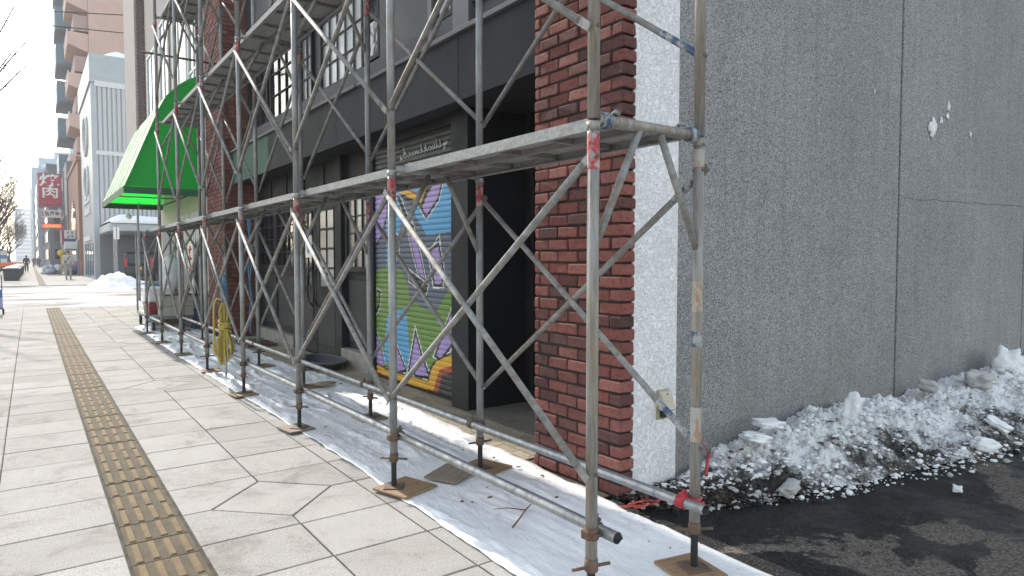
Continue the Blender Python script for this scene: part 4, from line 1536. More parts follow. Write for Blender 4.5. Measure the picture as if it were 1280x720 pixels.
# white inspection tag
t = thing('inspection_tag', 'white paper tag with a blue arrow hung on the scaffold', 'tag', (RX + 0.0, 7.24, 1.6))
MB().box(-0.003, 0.003, -0.095, 0.095, -0.12, 0.12).build('card', plain('white card', (0.72, 0.73, 0.75), 0.5), t)
MB().box(-0.006, -0.0035, -0.02, 0.03, -0.075, 0.03).prism([(-0.045, 0.031), (0.055, 0.031), (0.005, 0.085)], -0.006, -0.0035, axis='x').build('arrow', plain('blue print', (0.05, 0.13, 0.38), 0.5), t)
MB().path([(0, 0, 0.12), (0.0, 0.0, 0.24)], 0.003, 6).build('string', M['galv'], t)

# ------------------------------------------------------------------ hand cart with its load
t = thing('hand_cart', 'flat platform hand cart with tall posts standing beyond the scaffold', 'cart', (2.35, 16.0, 0))
MB().box(-0.42, 0.42, -0.95, 1.25, 0.24, 0.30).build('platform', plain('grey cart deck', (0.22, 0.23, 0.24), 0.6), t, bevel=0.008)
for x, y in ((-0.36, 1.1), (0.36, 1.1), (-0.36, -0.8), (0.36, -0.8)):
    w = MB().path([(x - .025, y, 0.09), (x + .025, y, 0.09)], 0.09, 16)
    w.build('wheel', M['blackrod'], t)
    MB().box(x - .035, x + .035, y - .03, y + .03, 0.17, 0.24).build('castor_fork', M['galv'], t)
MB().path([(-0.4, 1.22, 0.3), (-0.4, 1.22, 2.1)], 0.02, 10).build('corner_post', M['galv'], t)
MB().path([(0.4, 1.22, 0.3), (0.4, 1.22, 2.1)], 0.02, 10).build('corner_post', M['galv'], t)
MB().path([(-0.4, 1.22, 0.9), (0.4, 1.22, 0.9)], 0.015, 10).build('cross_rail', M['galv'], t)
t = thing('cooler_box', 'red and white cooler box riding on the hand cart', 'cooler', (2.22, 16.1, 0.30))
MB().box(-0.24, 0.24, -0.42, 0.42, 0, 0.26).build('body', plain('dark red plastic', (0.20, 0.018, 0.03), 0.45), t, bevel=0.02)
MB().box(-0.25, 0.25, -0.43, 0.43, 0.262, 0.56).build('lid', plain('white plastic', (0.62, 0.62, 0.63), 0.45), t, bevel=0.025)
MB().path([(-0.25, -0.2, 0.22), (-0.29, -0.2, 0.2), (-0.29, 0.2, 0.2), (-0.25, 0.2, 0.22)], 0.012, 8).build('handle', plain('white plastic handle', (0.5, 0.5, 0.5), 0.5), t)
def crate(loc, size, c, lab, nm='plastic_crate', cat='crate'):
    x, y, z = size
    t = thing(nm, lab, cat, loc)
    MB().box(-x, x, -y, y, 0, z).build('body', plain(lab[:14], c, 0.55), t, bevel=0.012)
    MB().box(-x - .012, x + .012, -y - .012, y + .012, z - 0.04, z).box(-x - .012, x + .012, -y - .012, y + .012, z * .45, z * .52).build('rim', plain(lab[:12] + ' rim', tuple(q * .8 for q in c), 0.55), t, bevel=0.006)
    return t
crate((2.40, 17.6, 0.0), (0.22, 0.3, 0.92), (0.07, 0.33, 0.50), 'light blue plastic tub standing behind the cooler box', 'plastic_tub', 'tub')
crate((2.42, 15.25, 0.30), (0.3, 0.26, 0.42), (0.36, 0.35, 0.30), 'pale grey crate on the near end of the hand cart')
crate((2.95, 15.5, 0.0), (0.24, 0.5, 0.42), (0.02, 0.05, 0.13), 'dark navy crate on the ground by the cream wall')
crate((2.95, 15.5, 0.425), (0.24, 0.5, 0.28), (0.16, 0.15, 0.15), 'grey crate stacked on the dark navy crate')
mb = MB().ball((0, 0, 0), 1, 0, 14, 10, 0.08, (0.24, 0.30, 0.44))
tag(mb.build('white_sack', flat('white sack cloth', (0.62, 0.63, 0.66), 0.7, 0, 0.15, 5, 0.01), None, (2.63, 17.2, 1.12)), 'full white sack standing upright at the back of the cart', 'sack')
mb = MB().box(-0.26, 0.26, -0.25, 0.25, 0, 0.75)
tag(mb.build('cardboard_box', flat('brown cardboard', (0.2, 0.15, 0.11), 0.85), None, (2.68, 17.25, 0.0), bevel=0.01), 'brown box on the ground under the white sack', 'box')
t = thing('standing_sign', 'white board with red marks standing by the cream shop wall', 'sign', (2.86, 15.9, 0.72))
MB().box(-0.03, 0.0, -0.28, 0.28, 0, 1.15).build('board', plain('white board', (0.62, 0.60, 0.58), 0.5), t)
mb = MB()
for i in range(5):
    z = 0.95 - i * .2
    mb.path([(-0.034, -.16, z), (-0.034, .16, z)], 0.022, 5); mb.path([(-0.034, -.05 + .02 * i, z + .07), (-0.034, .06, z - .09)], 0.02, 5)
mb.build('red_mark', redp, t)

# ------------------------------------------------------------------ shop with the green awning
Bb = thing('awning_shop', 'beige shop building with tall blue windows behind the green awning', 'building', (3.2, 18, 0))


def part2(mb, name, mats, parent=None, bevel=0):
    return part(mb, name, mats, parent or Bb, bevel)


part2(MB().box(2.98, 3.4, 14.72, 21.4, 0, 2.9), 'ground_wall', M['cream'])
mb = MB()
for i in range(16): mb.box(2.95, 2.978, 15.4 + i * .2, 15.5 + i * .2, 0.1, 2.5)
part2(mb, 'slatted_shutter', M['siding'])
part2(MB().box(2.93, 2.977, 19.2, 20.3, 0.05, 2.3), 'door', M['grey_bldg'])
part2(MB().box(2.98, 9.5, 14.72, 27.2, 3.7, 12.0), 'upper_wall', M['beige'])
part2(MB().box(2.99, 9.4, 14.75, 21.38, 2.95, 3.69), 'floor_band', M['beige'])
part2(MB().path([(3.12, 26.9, -0.1), (3.12, 26.9, 3.69)], 0.04, 10), 'column', M['galv'])
mb = MB()
for i in range(66):
    z = 4.2 + i * .115
    mb.add([(2.978, 23.1, z), (2.978, 24.4, z), (2.90, 24.4, z + .05), (2.90, 23.1, z + .05), (2.978, 24.4, z + .085), (2.978, 23.1, z + .085)], [(0, 3, 2, 1), (3, 5, 4, 2), (0, 5, 3), (1, 2, 4)])
part2(mb, 'louvre', M['brown_louvre'])
part2(MB().box(2.86, 2.979, 24.45, 27.2, 3.7, 12.0), 'corner_pier', M['beige'])
for (a, b, z0, z1) in ((15.3, 16.2, 4.2, 8.2), (17.0, 18.1, 4.2, 8.2), (18.9, 20.1, 4.2, 7.6), (21.0, 22.4, 4.2, 7.3), (15.3, 16.2, 8.8, 11.5), (17.0, 18.1, 8.8, 11.5), (18.9, 20.1, 8.4, 11.5)):
    w = part2(MB().box(2.955, 2.979, a, b, z0, z1), 'window', M['glass_blue'])
    f = MB().box(2.92, 2.954, a - .08, a, z0, z1 + .07).box(2.92, 2.954, b, b + .08, z0, z1 + .07).box(2.925, 2.954, a + .001, b - .001, z1, z1 + .07)
    f.box(2.935, 2.954, (a + b) / 2 - .03, (a + b) / 2 + .03, z0, z1 - .001).box(2.937, 2.954, a + .002, b - .002, z0 + 1.3, z0 + 1.36)
    part2(f, 'window_frame', M['white_frame'], w)
part2(MB().box(2.90, 2.979, 16.35, 16.8, 4.0, 12.0), 'white_pilaster', M['white_frame'])
part2(MB().path([(2.92, 15.0, 3.2), (2.92, 15.0, 12)], 0.05, 8), 'drainpipe', M['galv'])

aw = thing('shop_awning', 'large bright green barrel awning over the neighbouring shop front', 'awning', (2.2, 17.9, 2.6))
prof = [(2.972, 5.33), (2.80, 5.25), (2.60, 5.10), (2.36, 4.84), (2.25, 4.62), (2.15, 4.38), (1.90, 3.76), (1.72, 3.30), (1.57, 2.94)]
ya, yb = 15.5, 20.4
P = lambda mb, n, m, **k: part(mb, n, m, aw, **k)
mb = MB()
n = len(prof)
ysteps = [ya + (yb - ya) * i / 10 for i in range(11)]
vs = [(x, y, z + 0.012 * math.sin(i * 1.9) * (1 if 0 < i < 10 else 0)) for i, y in enumerate(ysteps) for x, z in prof]
fs = [(j * n + i, j * n + i + 1, (j + 1) * n + i + 1, (j + 1) * n + i) for j in range(10) for i in range(n - 1)]
mb.add(vs, fs, 0, True)
fc = P(mb, 'front_canvas', M['awning_top'])
mb = MB()
for i in range(1, 5):
    y = ya + (yb - ya) * i / 5
    mb.path([(x - .004, y, z + .006) for x, z in prof], 0.004, 5)
part(mb, 'seam', M['awning_top'], fc)
for y in (ya, yb):
    mb = MB(); q = [(x, y, z) for x, z in prof] + [(2.972, y, 2.94)]
    mb.add(q, [tuple(range(len(q)))])
    P(mb, 'end_panel', M['awning'])
mb = MB()
mb.box(1.555, 1.562, ya, yb, 2.79, 2.935); mb.box(1.563, 2.972, ya - .004, ya + .002, 2.79, 2.935); mb.box(1.563, 2.972, yb - .002, yb + .004, 2.79, 2.935)
P(mb, 'valance', M['awning_edge'])
mb = MB()
for y in (ya + .03, (ya + yb) / 2, yb - .03):
    mb.path([(x + .03, y, z - .05) for x, z in prof[1:]], 0.018, 6)
    mb.tube((1.6, y, 2.92), (2.96, y, 2.92), 0.018, 6)
mb.tube((1.6, ya, 2.92), (1.6, yb, 2.92), 0.018, 6)
P(mb, 'frame_tube', M['galv'])
mb = MB().path([(2.3, 19.5, 2.92), (2.25, 19.5, 2.6), (2.1, 19.5, 2.55)], 0.012, 6).ball((2.06, 19.5, 2.54), 0.07, 0, 10, 6)
tag(mb.build('spot_lamp', M['white_frame']), 'small white spot lamp under the green awning', 'lamp')
# thin bar sticking out across the windows
mb = MB().path([(1.62, 12.99, 4.98), (2.94, 13.02, 4.98)], 0.02, 8)
tag(mb.build('wall_tie', M['rust']), 'dark thin tie rod reaching from the scaffold to the wall', 'tie rod')


# ------------------------------------------------------------------ buildings further along the street
def block(name, label, x0, x1, y0, y1, h, wall, cat='building', roof=None):
    t = thing(name, label, cat, (x0, y0, 0))
    def P(mb, nm, m, parent=None, **k): return part(mb, nm, m, parent or t, **k)
    P(MB().box(x0, x1, y0, y1, -0.1, h), 'wall', wall)
    t_ = P(MB().box(x0 - .12, x1 + .12, y0 - .12, y1 + .12, h, h + 0.35), 'parapet', roof or wall)
    return t, P


# metal clad building with ribbed side wall
t, P = block('clad_building', 'blue grey clad building with pale ribbed side wall and snow on its roof', 3.85, 18, 57, 70.5, 14.2, M['grey_blue'], roof=M['grey_blue'])
P(MB().box(3.75, 18.1, 56.9, 70.6, 14.56, 16.2), 'roof_band', M['grey_blue'])
mb = MB()
for i in range(44):
    mb.box(4.25 + i * .3, 4.45 + i * .3, 56.90, 56.995, 0.3, 14.1)
P(mb, 'ribbed_siding', M['siding'])
P(MB().box(4.05, 17.8, 56.84, 56.995, 9.0, 9.3), 'trim_band', M['white_trim'])
P(MB().box(4.05, 17.8, 56.84, 56.995, 13.9, 14.3), 'trim_band', M['white_trim'])
P(MB().box(3.80, 4.15, 56.87, 56.998, 0, 13.9), 'corner_post', M['grey_blue'])
for (zc, rr) in ((11.2, 1.5), (7.5, 1.3)):
    P(MB().path([(3.78, 63.2 + 2.0 * math.cos(a * .3), zc + rr * math.sin(a * .3)) for a in range(21)], 0.12, 6, closed=True), 'wall_emblem', M['white_trim'])
for z in (5.0, 5.9):
    P(MB().box(3.76, 3.849, 60.5, 66.5, z, z + .5), 'sign_board', M['white_trim'])
P(MB().box(3.70, 3.849, 60.0, 66.8, 2.9, 3.25), 'canopy', M['white_trim'])
for y in (58.5, 61, 63.5, 66): P(MB().box(3.80, 3.849, y, y + 1.4, 0.1, 2.7), 'window', M['glass_blue'])
mb = MB(); vs = []
for j in range(13):
    for i in range(25):
        u, v = i / 24, j / 12
        vs.append((4.6 + 8 * u, 57.0 + 8 * v, 16.2 + 0.75 * min(1, 8 * min(u, 1 - u)) ** .5 * min(1, 9 * min(v, 1 - v)) ** .5 * (0.8 + .3 * mn.noise(Vector((u * 5, v * 5, 0))))))
mb.add(vs, [(j * 25 + i, j * 25 + i + 1, (j + 1) * 25 + i + 1, (j + 1) * 25 + i) for j in range(12) for i in range(24)], 0, True)
tag(mb.build('roof_snow', M['snow']), 'cap of snow lying on the roof of the metal clad building', 'snow', None, 'stuff')

# pink flats with stepped balconies
t, P = block('pink_flats', 'tall pink apartment block with stepped balconies rising behind the clad building', 6.0, 24, 90, 112, 34, M['pink'])
for fl in range(8):
    z = 6.6 + fl * 4.55
    b = P(MB().prism([(6.0, z), (4.05, z + 0.7), (3.95, z + 0.72), (3.95, z + 2.1), (6.0, z + 2.1)], 90.2, 98, axis='y'), 'balcony', M['pink'], bevel=0.03)
    P(MB().box(3.92, 4.02, 90.18, 98.05, z + 2.11, z + 2.3), 'railing', M['white_trim'], b)
    P(MB().box(4.6, 5.98, 90.4, 97.8, z + 2.4, z + 4.1), 'loggia', M['pink_dark'])
    b2 = P(MB().box(3.2, 5.98, 101, 109, z + 0.9, z + 3.4), 'blue_balcony', M['blue_panel'], bevel=0.03)
    P(MB().box(3.24, 5.97, 101.1, 108.9, z + 0.7, z + 0.89), 'balcony_floor', M['grey_bldg'], b2)

# low building with a tall arched opening
t, P = block('arch_building', 'low orange brown building with one tall arched opening in its front', 3.6, 12, 70.7, 89, 10.2, M['orange_brick'])
q = [(75.5, 0), (83, 0)] + [(79.25 + 3.75 * math.cos(math.pi * i / 12), 4.2 + 3.0 * math.sin(math.pi * i / 12)) for i in range(13)]
P(MB().prism(q, 3.55, 3.598, axis='x'), 'arch', M['glass_dark'])
P(MB().box(3.5, 3.598, 71.2, 75, 0, 3.2), 'ground_panel', M['grey_bldg'])

# street front beyond
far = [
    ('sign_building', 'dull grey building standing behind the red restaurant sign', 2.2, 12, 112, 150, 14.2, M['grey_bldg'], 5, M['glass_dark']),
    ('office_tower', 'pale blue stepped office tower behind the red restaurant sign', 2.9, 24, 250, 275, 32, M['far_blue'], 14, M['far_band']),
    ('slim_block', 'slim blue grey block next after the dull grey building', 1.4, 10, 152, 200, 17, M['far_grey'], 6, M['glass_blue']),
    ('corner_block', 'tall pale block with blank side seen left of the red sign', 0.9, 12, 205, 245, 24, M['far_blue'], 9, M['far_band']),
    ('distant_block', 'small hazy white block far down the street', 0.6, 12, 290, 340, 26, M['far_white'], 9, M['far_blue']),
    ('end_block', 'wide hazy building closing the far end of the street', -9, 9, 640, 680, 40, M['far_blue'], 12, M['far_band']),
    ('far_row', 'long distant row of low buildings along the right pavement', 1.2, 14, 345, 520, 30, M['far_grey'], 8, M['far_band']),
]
for nm, lab, x0, x1, y0, y1, h, m, nf, wm in far:
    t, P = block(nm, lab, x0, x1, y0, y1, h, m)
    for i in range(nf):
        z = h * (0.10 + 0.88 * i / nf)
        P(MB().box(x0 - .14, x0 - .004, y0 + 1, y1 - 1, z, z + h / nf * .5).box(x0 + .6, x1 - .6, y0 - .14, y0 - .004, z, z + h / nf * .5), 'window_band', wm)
    if nm == 'office_tower':
        P(MB().box(6.8, 24, 251, 274, 32.35, 34.6), 'roof_step', m)
        P(MB().box(11, 24, 252, 273, 34.6, 37), 'roof_step', m)
# blocks across the road on the left, mostly hidden by the trees
for i, (y0, y1, h, x1) in enumerate(((150, 190, 12, -19), (230, 300, 17, -19))):
    t, P = block('roadside_block', ['low grey block behind the bare trees across the road', 'taller grey block farther along behind the bare trees'][i], x1 - 12, x1, y0, y1, h, M['far_grey'])
    t['group'] = 'blocks across the road'
    for f in range(4): P(MB().box(x1 + .004, x1 + .12, y0 + 1, y1 - 1, h * (.15 + .2 * f), h * (.27 + .2 * f)), 'window_band', M['glass_blue'])

# ------------------------------------------------------------------ hanging signs
def text(body, size, m, parent, loc, rot, nm='lettering', ext=0.008, align='CENTER', sx=1.0):
    cu = bpy.data.curves.new(nm, 'FONT')
    cu.body = body; cu.size = size; cu.extrude = ext
    cu.align_x = align; cu.align_y = 'CENTER'
    cu.materials.append(m)
    cu.offset = size * 0.018
    tmp = bpy.data.objects.new('tmp', cu); COL.objects.link(tmp)
    dg = bpy.context.evaluated_depsgraph_get()
    me = bpy.data.meshes.new_from_object(tmp.evaluated_get(dg))
    bpy.data.objects.remove(tmp); bpy.data.curves.remove(cu)
    if not me.materials: me.materials.append(m)
    o = bpy.data.objects.new(nm, me); COL.objects.link(o)
    o.parent = parent; o.location = loc; o.rotation_euler = rot; o.scale = (sx, 1, 1)
    return o


FACE = (R(90), 0, 0)
m_red = plain('red sign face', (0.42, 0.035, 0.075), 0.5)
m_wh = plain('white sign face', (0.72, 0.70, 0.70), 0.5)
m_ink = plain('black lettering', (0.02, 0.02, 0.025), 0.5)
m_wl = plain('white lettering', (0.80, 0.80, 0.80), 0.5)
t = thing('restaurant_sign', 'large red hanging sign with white 焼肉 lettering', 'sign', (1.97, 90, 9.07))
MB().box(-1.05, 1.05, -0.12, 0.12, -1.75, 1.75).build('panel', m_red, t, bevel=0.02)
MB().box(-1.12, 1.12, -0.14, 0.14, 1.755, 1.88).build('sign_frame', M['grey_bldg'], t)
MB().box(-1.12, 1.12, -0.14, 0.14, -1.88, -1.755).build('sign_frame', M['grey_bldg'], t)
text('焼', 1.45, m_wl, t, (-0.05, -0.13, 1.0), FACE, 'lettering', 0.01, 'CENTER', 1.3)
text('肉', 1.35, m_wl, t, (0, -0.13, -0.32), FACE, 'lettering', 0.01, 'CENTER', 1.25)
mb = MB(); rq = random.Random(4)
for i in range(6):
    x = -0.72 + i * .28
    for q in range(3):
        mb.path([(x + rq.uniform(-.08, .02), -.13, -1.38 + rq.uniform(-.12, .12)), (x + rq.uniform(0, .1), -.13, -1.38 + rq.uniform(-.12, .12))], 0.018, 5)
mb.build('small_lettering', plain('faded pink lettering', (0.60, 0.25, 0.28), 0.5), t)
t2 = thing('shop_name_sign', 'small white hanging sign with black characters below the red sign', 'sign', (2.1, 90, 6.47))
MB().box(-0.94, 0.94, -0.1, 0.1, -0.42, 0.42).build('panel', m_wh, t2, bevel=0.02)
text('宮海亭', 0.55, m_ink, t2, (0, -0.11, 0), FACE, 'lettering', 0.006, 'CENTER', 0.85)
for x in (-0.8, 0.8): MB().path([(x + 2.1 - 2.1, 0, 0.5)] + [(x, 0, 0.72)], 0.02, 6).build('hanger', M['grey_bldg'], t2)
mb = MB()
for x in (-.85, .85): mb.box(x - .05, x + .05, -.112, -.102, -.3, .3)
mb.build('red_mark', m_red, t2)
t3 = thing('neon_sign', 'long lit orange red sign hanging lowest under the white sign', 'sign', (2.06, 90, 5.13))
MB().box(-0.88, 0.88, -0.1, 0.1, -0.2, 0.2).build('panel', plain('lit red panel', (0.9, 0.10, 0.04), 0.4, 0, 0.35), t3, bevel=0.02)
mb = MB()
for i in range(7): mb.box(-0.7 + i * .21, -0.58 + i * .21, -.108, -.102, -.09, .08)
mb.build('lit_mark', plain('lit yellow marks', (0.95, 0.35, 0.12), 0.4, 0, 0.5), t3)
t4 = thing('sign_pole', 'dark steel bracket pole carrying the three hanging signs', 'pole', (3.15, 90, 0))
mb = MB().path([(0.06, 0, 4.6), (0.06, 0, 11.3)], 0.06, 8)
for z in (11.15, 7.12, 5.42, 4.85): mb.path([(0.06, 0, z), (-2.2, 0, z)], 0.035, 6)
mb.path([(0.06, 0, 10.4), (0.5, 0, 10.4)], 0.04, 6).path([(0.06, 0, 6), (0.5, 0, 6)], 0.04, 6)
mb.build('bracket', M['grey_bldg'], t4)
t5 = thing('sign_annex', 'narrow grey building end that carries the sign bracket', 'building', (3.55, 89.2, 0))
MB().box(-0.05, 7, 0.3, 22.5, 0, 12.4).build('wall', M['grey_bldg'], t5)
for i in range(3): MB().box(-0.09, -0.052, 3 + i * 6, 6.5 + i * 6, 4, 6.5).build('window', M['glass_dark'], t5)

t = thing('blue_base_sign', 'white projecting sign with a blue bottom strip above the man in white', 'sign', (3.13, 76, 3.12))
MB().box(-0.46, 0.46, -0.1, 0.1, 0.28, 1.08).build('panel', m_wh, t, bevel=0.02)
MB().box(-0.46, 0.46, -0.1, 0.1, 0, 0.275).build('blue_strip', plain('blue sign strip', (0.04, 0.07, 0.30), 0.5), t, bevel=0.02)
mb = MB(); rq = random.Random(9)
for cx, cz in ((-.18, .85), (.16, .85), (-.12, .5), (.16, .5)):
    for q in range(5):
        mb.path([(cx + rq.uniform(-.11, 0), -.108, cz + rq.uniform(-.12, .12)), (cx + rq.uniform(0, .11), -.108, cz + rq.uniform(-.12, .12))], 0.016, 5)
mb.build('lettering', m_ink, t)
MB().box(0.46, 0.62, -0.03, 0.03, 0.5, 0.56).build('bracket', M['grey_bldg'], t)
t = thing('banner_flag', 'tall narrow red and white banner beside the white projecting sign', 'banner', (2.5, 76, 0))
MB().path([(0.2, 0, 0), (0.2, 0, 4.25)], 0.025, 8).build('pole', M['blackrod'], t)
vs = []
for j in range(9):
    for i in range(4): vs.append((-0.16 + 0.34 * i / 3, 0.05 * math.sin(j * .9 + i), 2.8 + 1.36 * j / 8))
MB().add(vs, [(j * 4 + i, j * 4 + i + 1, j * 4 + i + 5, j * 4 + i + 4) for j in range(8) for i in range(3)], 0, True).build('cloth', m_red, t)
MB().add([(p[0], p[1] - .012, p[2]) for p in vs], [(j * 4, j * 4 + 1, j * 4 + 5, j * 4 + 4) for j in range(8)], 0, True).build('white_stripe', m_wh, t)
t = thing('vending_machine', 'pale vending machine with pink and blue panels behind the man in white', 'vending machine', (3.0, 73, 0))
MB().box(-0.48, 0.52, 0, 0.8, 0, 1.9).build('body', plain('dark machine body', (0.05, 0.05, 0.07), 0.5), t, bevel=0.03)
MB().box(-0.44, 0.48, -0.03, -0.002, 1.25, 1.85).build('lit_window', plain('white machine front', (0.62, 0.60, 0.60), 0.4), t)
MB().box(-0.44, 0.48, -0.03, -0.002, 0.85, 1.22).build('pink_panel', plain('pink panel', (0.42, 0.18, 0.28), 0.5), t)
MB().box(-0.44, 0.48, -0.03, -0.002, 0.5, 0.82).build('blue_panel', plain('blue panel', (0.08, 0.12, 0.34), 0.5), t)
MB().box(-0.3, 0.35, -0.05, -0.002, 0.15, 0.4).build('delivery_flap', M['blackrod'], t)
t = thing('storefront_canopy', 'small white canopy box over the vending machine', 'canopy', (3.1, 73, 2.2))
MB().box(-0.55, 0.6, -0.2, 0.9, 0, 0.85).build('box', M['white_trim'], t, bevel=0.03)
MB().box(-0.55, 0.6, -0.215, -0.202, 0.05, 0.2).build('edge_strip', M['grey_bldg'], t)
mb = MB(); random.seed(21)
for i in range(26): mb.ball((random.uniform(-.9, .5), random.uniform(-1, 1), random.uniform(0, .7)), random.uniform(.2, .38), 0, 8, 6, .2, (1, 1.3, .8))
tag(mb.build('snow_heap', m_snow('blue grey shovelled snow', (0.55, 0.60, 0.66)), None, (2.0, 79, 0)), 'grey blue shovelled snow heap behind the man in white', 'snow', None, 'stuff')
mb = MB(); mb.ball((0, 0, 2.05), .3, 0, 10, 7, .1, (1, .6, 1)); mb.ball((.12, 0, 1.75), .25, 0, 10, 7, .1, (.8, .6, .9))
mb.path([(0, 0, 0), (0, 0, 1.9)], 0.04, 8, 0)
tag(mb.build('yellow_lantern', plain('yellow cover', (0.75, 0.50, 0.04), 0.5), None, (2.36, 75.5, 0)), 'bright yellow cover on a post beside the man in white', 'marker')

# ------------------------------------------------------------------ car port and parked van
t = thing('car_port', 'grey car port with a thick layer of snow on its flat roof', 'car port', (4.1, 49, 0))
MB().box(0, 12, 0, 7.4, 3.25, 3.75).build('roof', M['grey_blue'], t, bevel=0.04)
for x in (0.2, 4.2, 8.2):
    MB().box(x, x + .14, 0.15, .29, 0, 3.25).build('post', M['galv'], t)
MB().box(0.0, 12, 7.3, 7.38, 0, 3.2).build('back_panel', M['grey_bldg'], t)
mb = MB(); vs = []
for j in range(11):
    for i in range(41):
        u, v = i / 40, j / 10
        e = min(1, 20 * min(u, 1 - u) + .05) ** .5 * min(1, 8 * min(v, 1 - v) + .1) ** .5
        vs.append((0.05 + 11.9 * u, -0.15 + 7.4 * v, 3.76 + 0.62 * e * (.9 + .15 * mn.noise(Vector((u * 6, v * 3, 0))))))
mb.add(vs, [(j * 41 + i, j * 41 + i + 1, (j + 1) * 41 + i + 1, (j + 1) * 41 + i) for j in range(10) for i in range(40)], 0, True)
mb.add([(vs[i][0], vs[i][1], 3.752) for i in range(41)] + [vs[i] for i in range(41)], [(i, i + 1, 42 + i, 41 + i) for i in range(40)], 0, True)
tag(mb.build('car_port_snow', M['snow'], None, (4.1, 49, 0)), 'thick snow lying on the roof of the car port', 'snow', None, 'stuff')

t = thing('parked_van', 'dark grey minivan parked with its rear to the street in the car port', 'van', (5.75, 49.6, 0))
paint = plain('dark grey car paint', (0.035, 0.037, 0.045), 0.25, 0.3)
prof = [(0.0, 0.35), (0.0, 1.0), (0.12, 1.15), (0.35, 1.82), (0.6, 1.92), (2.4, 1.95), (3.2, 1.55), (4.2, 1.15), (4.4, 0.9), (4.4, 0.35)]
MB().prism(prof, -0.86, 0.86, axis='x').build('body', paint, t, bevel=0.09, seg=3)
MB().prism([(0.115, 1.2), (0.325, 1.76), (0.30, 1.77), (0.085, 1.2)], -0.68, 0.68, axis='x').build('rear_window', M['glass_dark'], t)
for s in (-1, 1):
    MB().prism([(0.65, 1.25), (0.75, 1.78), (2.3, 1.8), (2.95, 1.5), (3.2, 1.25)], s * 0.855, s * 0.868, axis='x').build('side_window', M['glass_dark'], t)
    MB().box(s * .74 - .09, s * .74 + .09, -0.03, 0.12, 0.95, 1.55).build('tail_light', plain('red tail lamp', (0.45, 0.015, 0.02), 0.3), t, bevel=0.02)
    for y in (0.75, 3.6):
        w = MB().path([(s * .66, y, .33), (s * .88, y, .33)], 0.33, 20).build('wheel', M['blackrod'], t)
        MB().path([(s * .885, y, .33), (s * .89, y, .33)], 0.2, 14).build('rim', M['galv'], w)
MB().box(-0.86, 0.86, -0.06, 0.1, 0.38, 0.62).build('bumper', plain('black bumper', (0.02, 0.02, 0.022), 0.5), t, bevel=0.03)
MB().box(-0.17, 0.17, -0.075, -0.035, 0.78, 0.95).build('number_plate', plain('yellow plate', (0.75, 0.45, 0.03), 0.5), t)
t.rotation_euler = (0, 0, R(-16))

mb = MB(); vs = []
for j in range(41):
    for i in range(61):
        x, y = -2.1 + 4.6 * i / 60, -2.8 + 5.6 * j / 40
        r = math.hypot((x + .2) / 1.5, y / 2.2)
        h = 0.78 * max(0, 1 - r ** 1.3) ** 1.1 + (0.30 * max(0, 1 - math.hypot((x - 1.3) / 1.1, (y + .5) / 1.8)))
        h *= 1 + .5 * mn.fractal(Vector((x * 1.8, y * 1.8, 3)), 1.0, 2.0, 4)
        vs.append((x, y, h - 0.03))
mb.add(vs, [(j * 61 + i, j * 61 + i + 1, (j + 1) * 61 + i + 1, (j + 1) * 61 + i) for j in range(40) for i in range(60)], 0, True)
tag(mb.build('snow_mound', M['snow'], None, (3.75, 40.5, -0.02)), 'white mound of ploughed snow beside the side street in front of the van', 'snow', None, 'stuff')
mb = MB().path([(0, 0, -.05), (0, 0, 3.4)], 0.035, 8)
mb2 = MB().box(-0.14, 0.14, -0.02, 0.0, 2.6, 3.3)
t = thing('street_sign', 'thin steel sign post standing below the awning by the car port', 'sign post', (4.05, 44.4, 0))
mb.build('post', M['galv'], t); mb2.build('plate', m_wh, t)

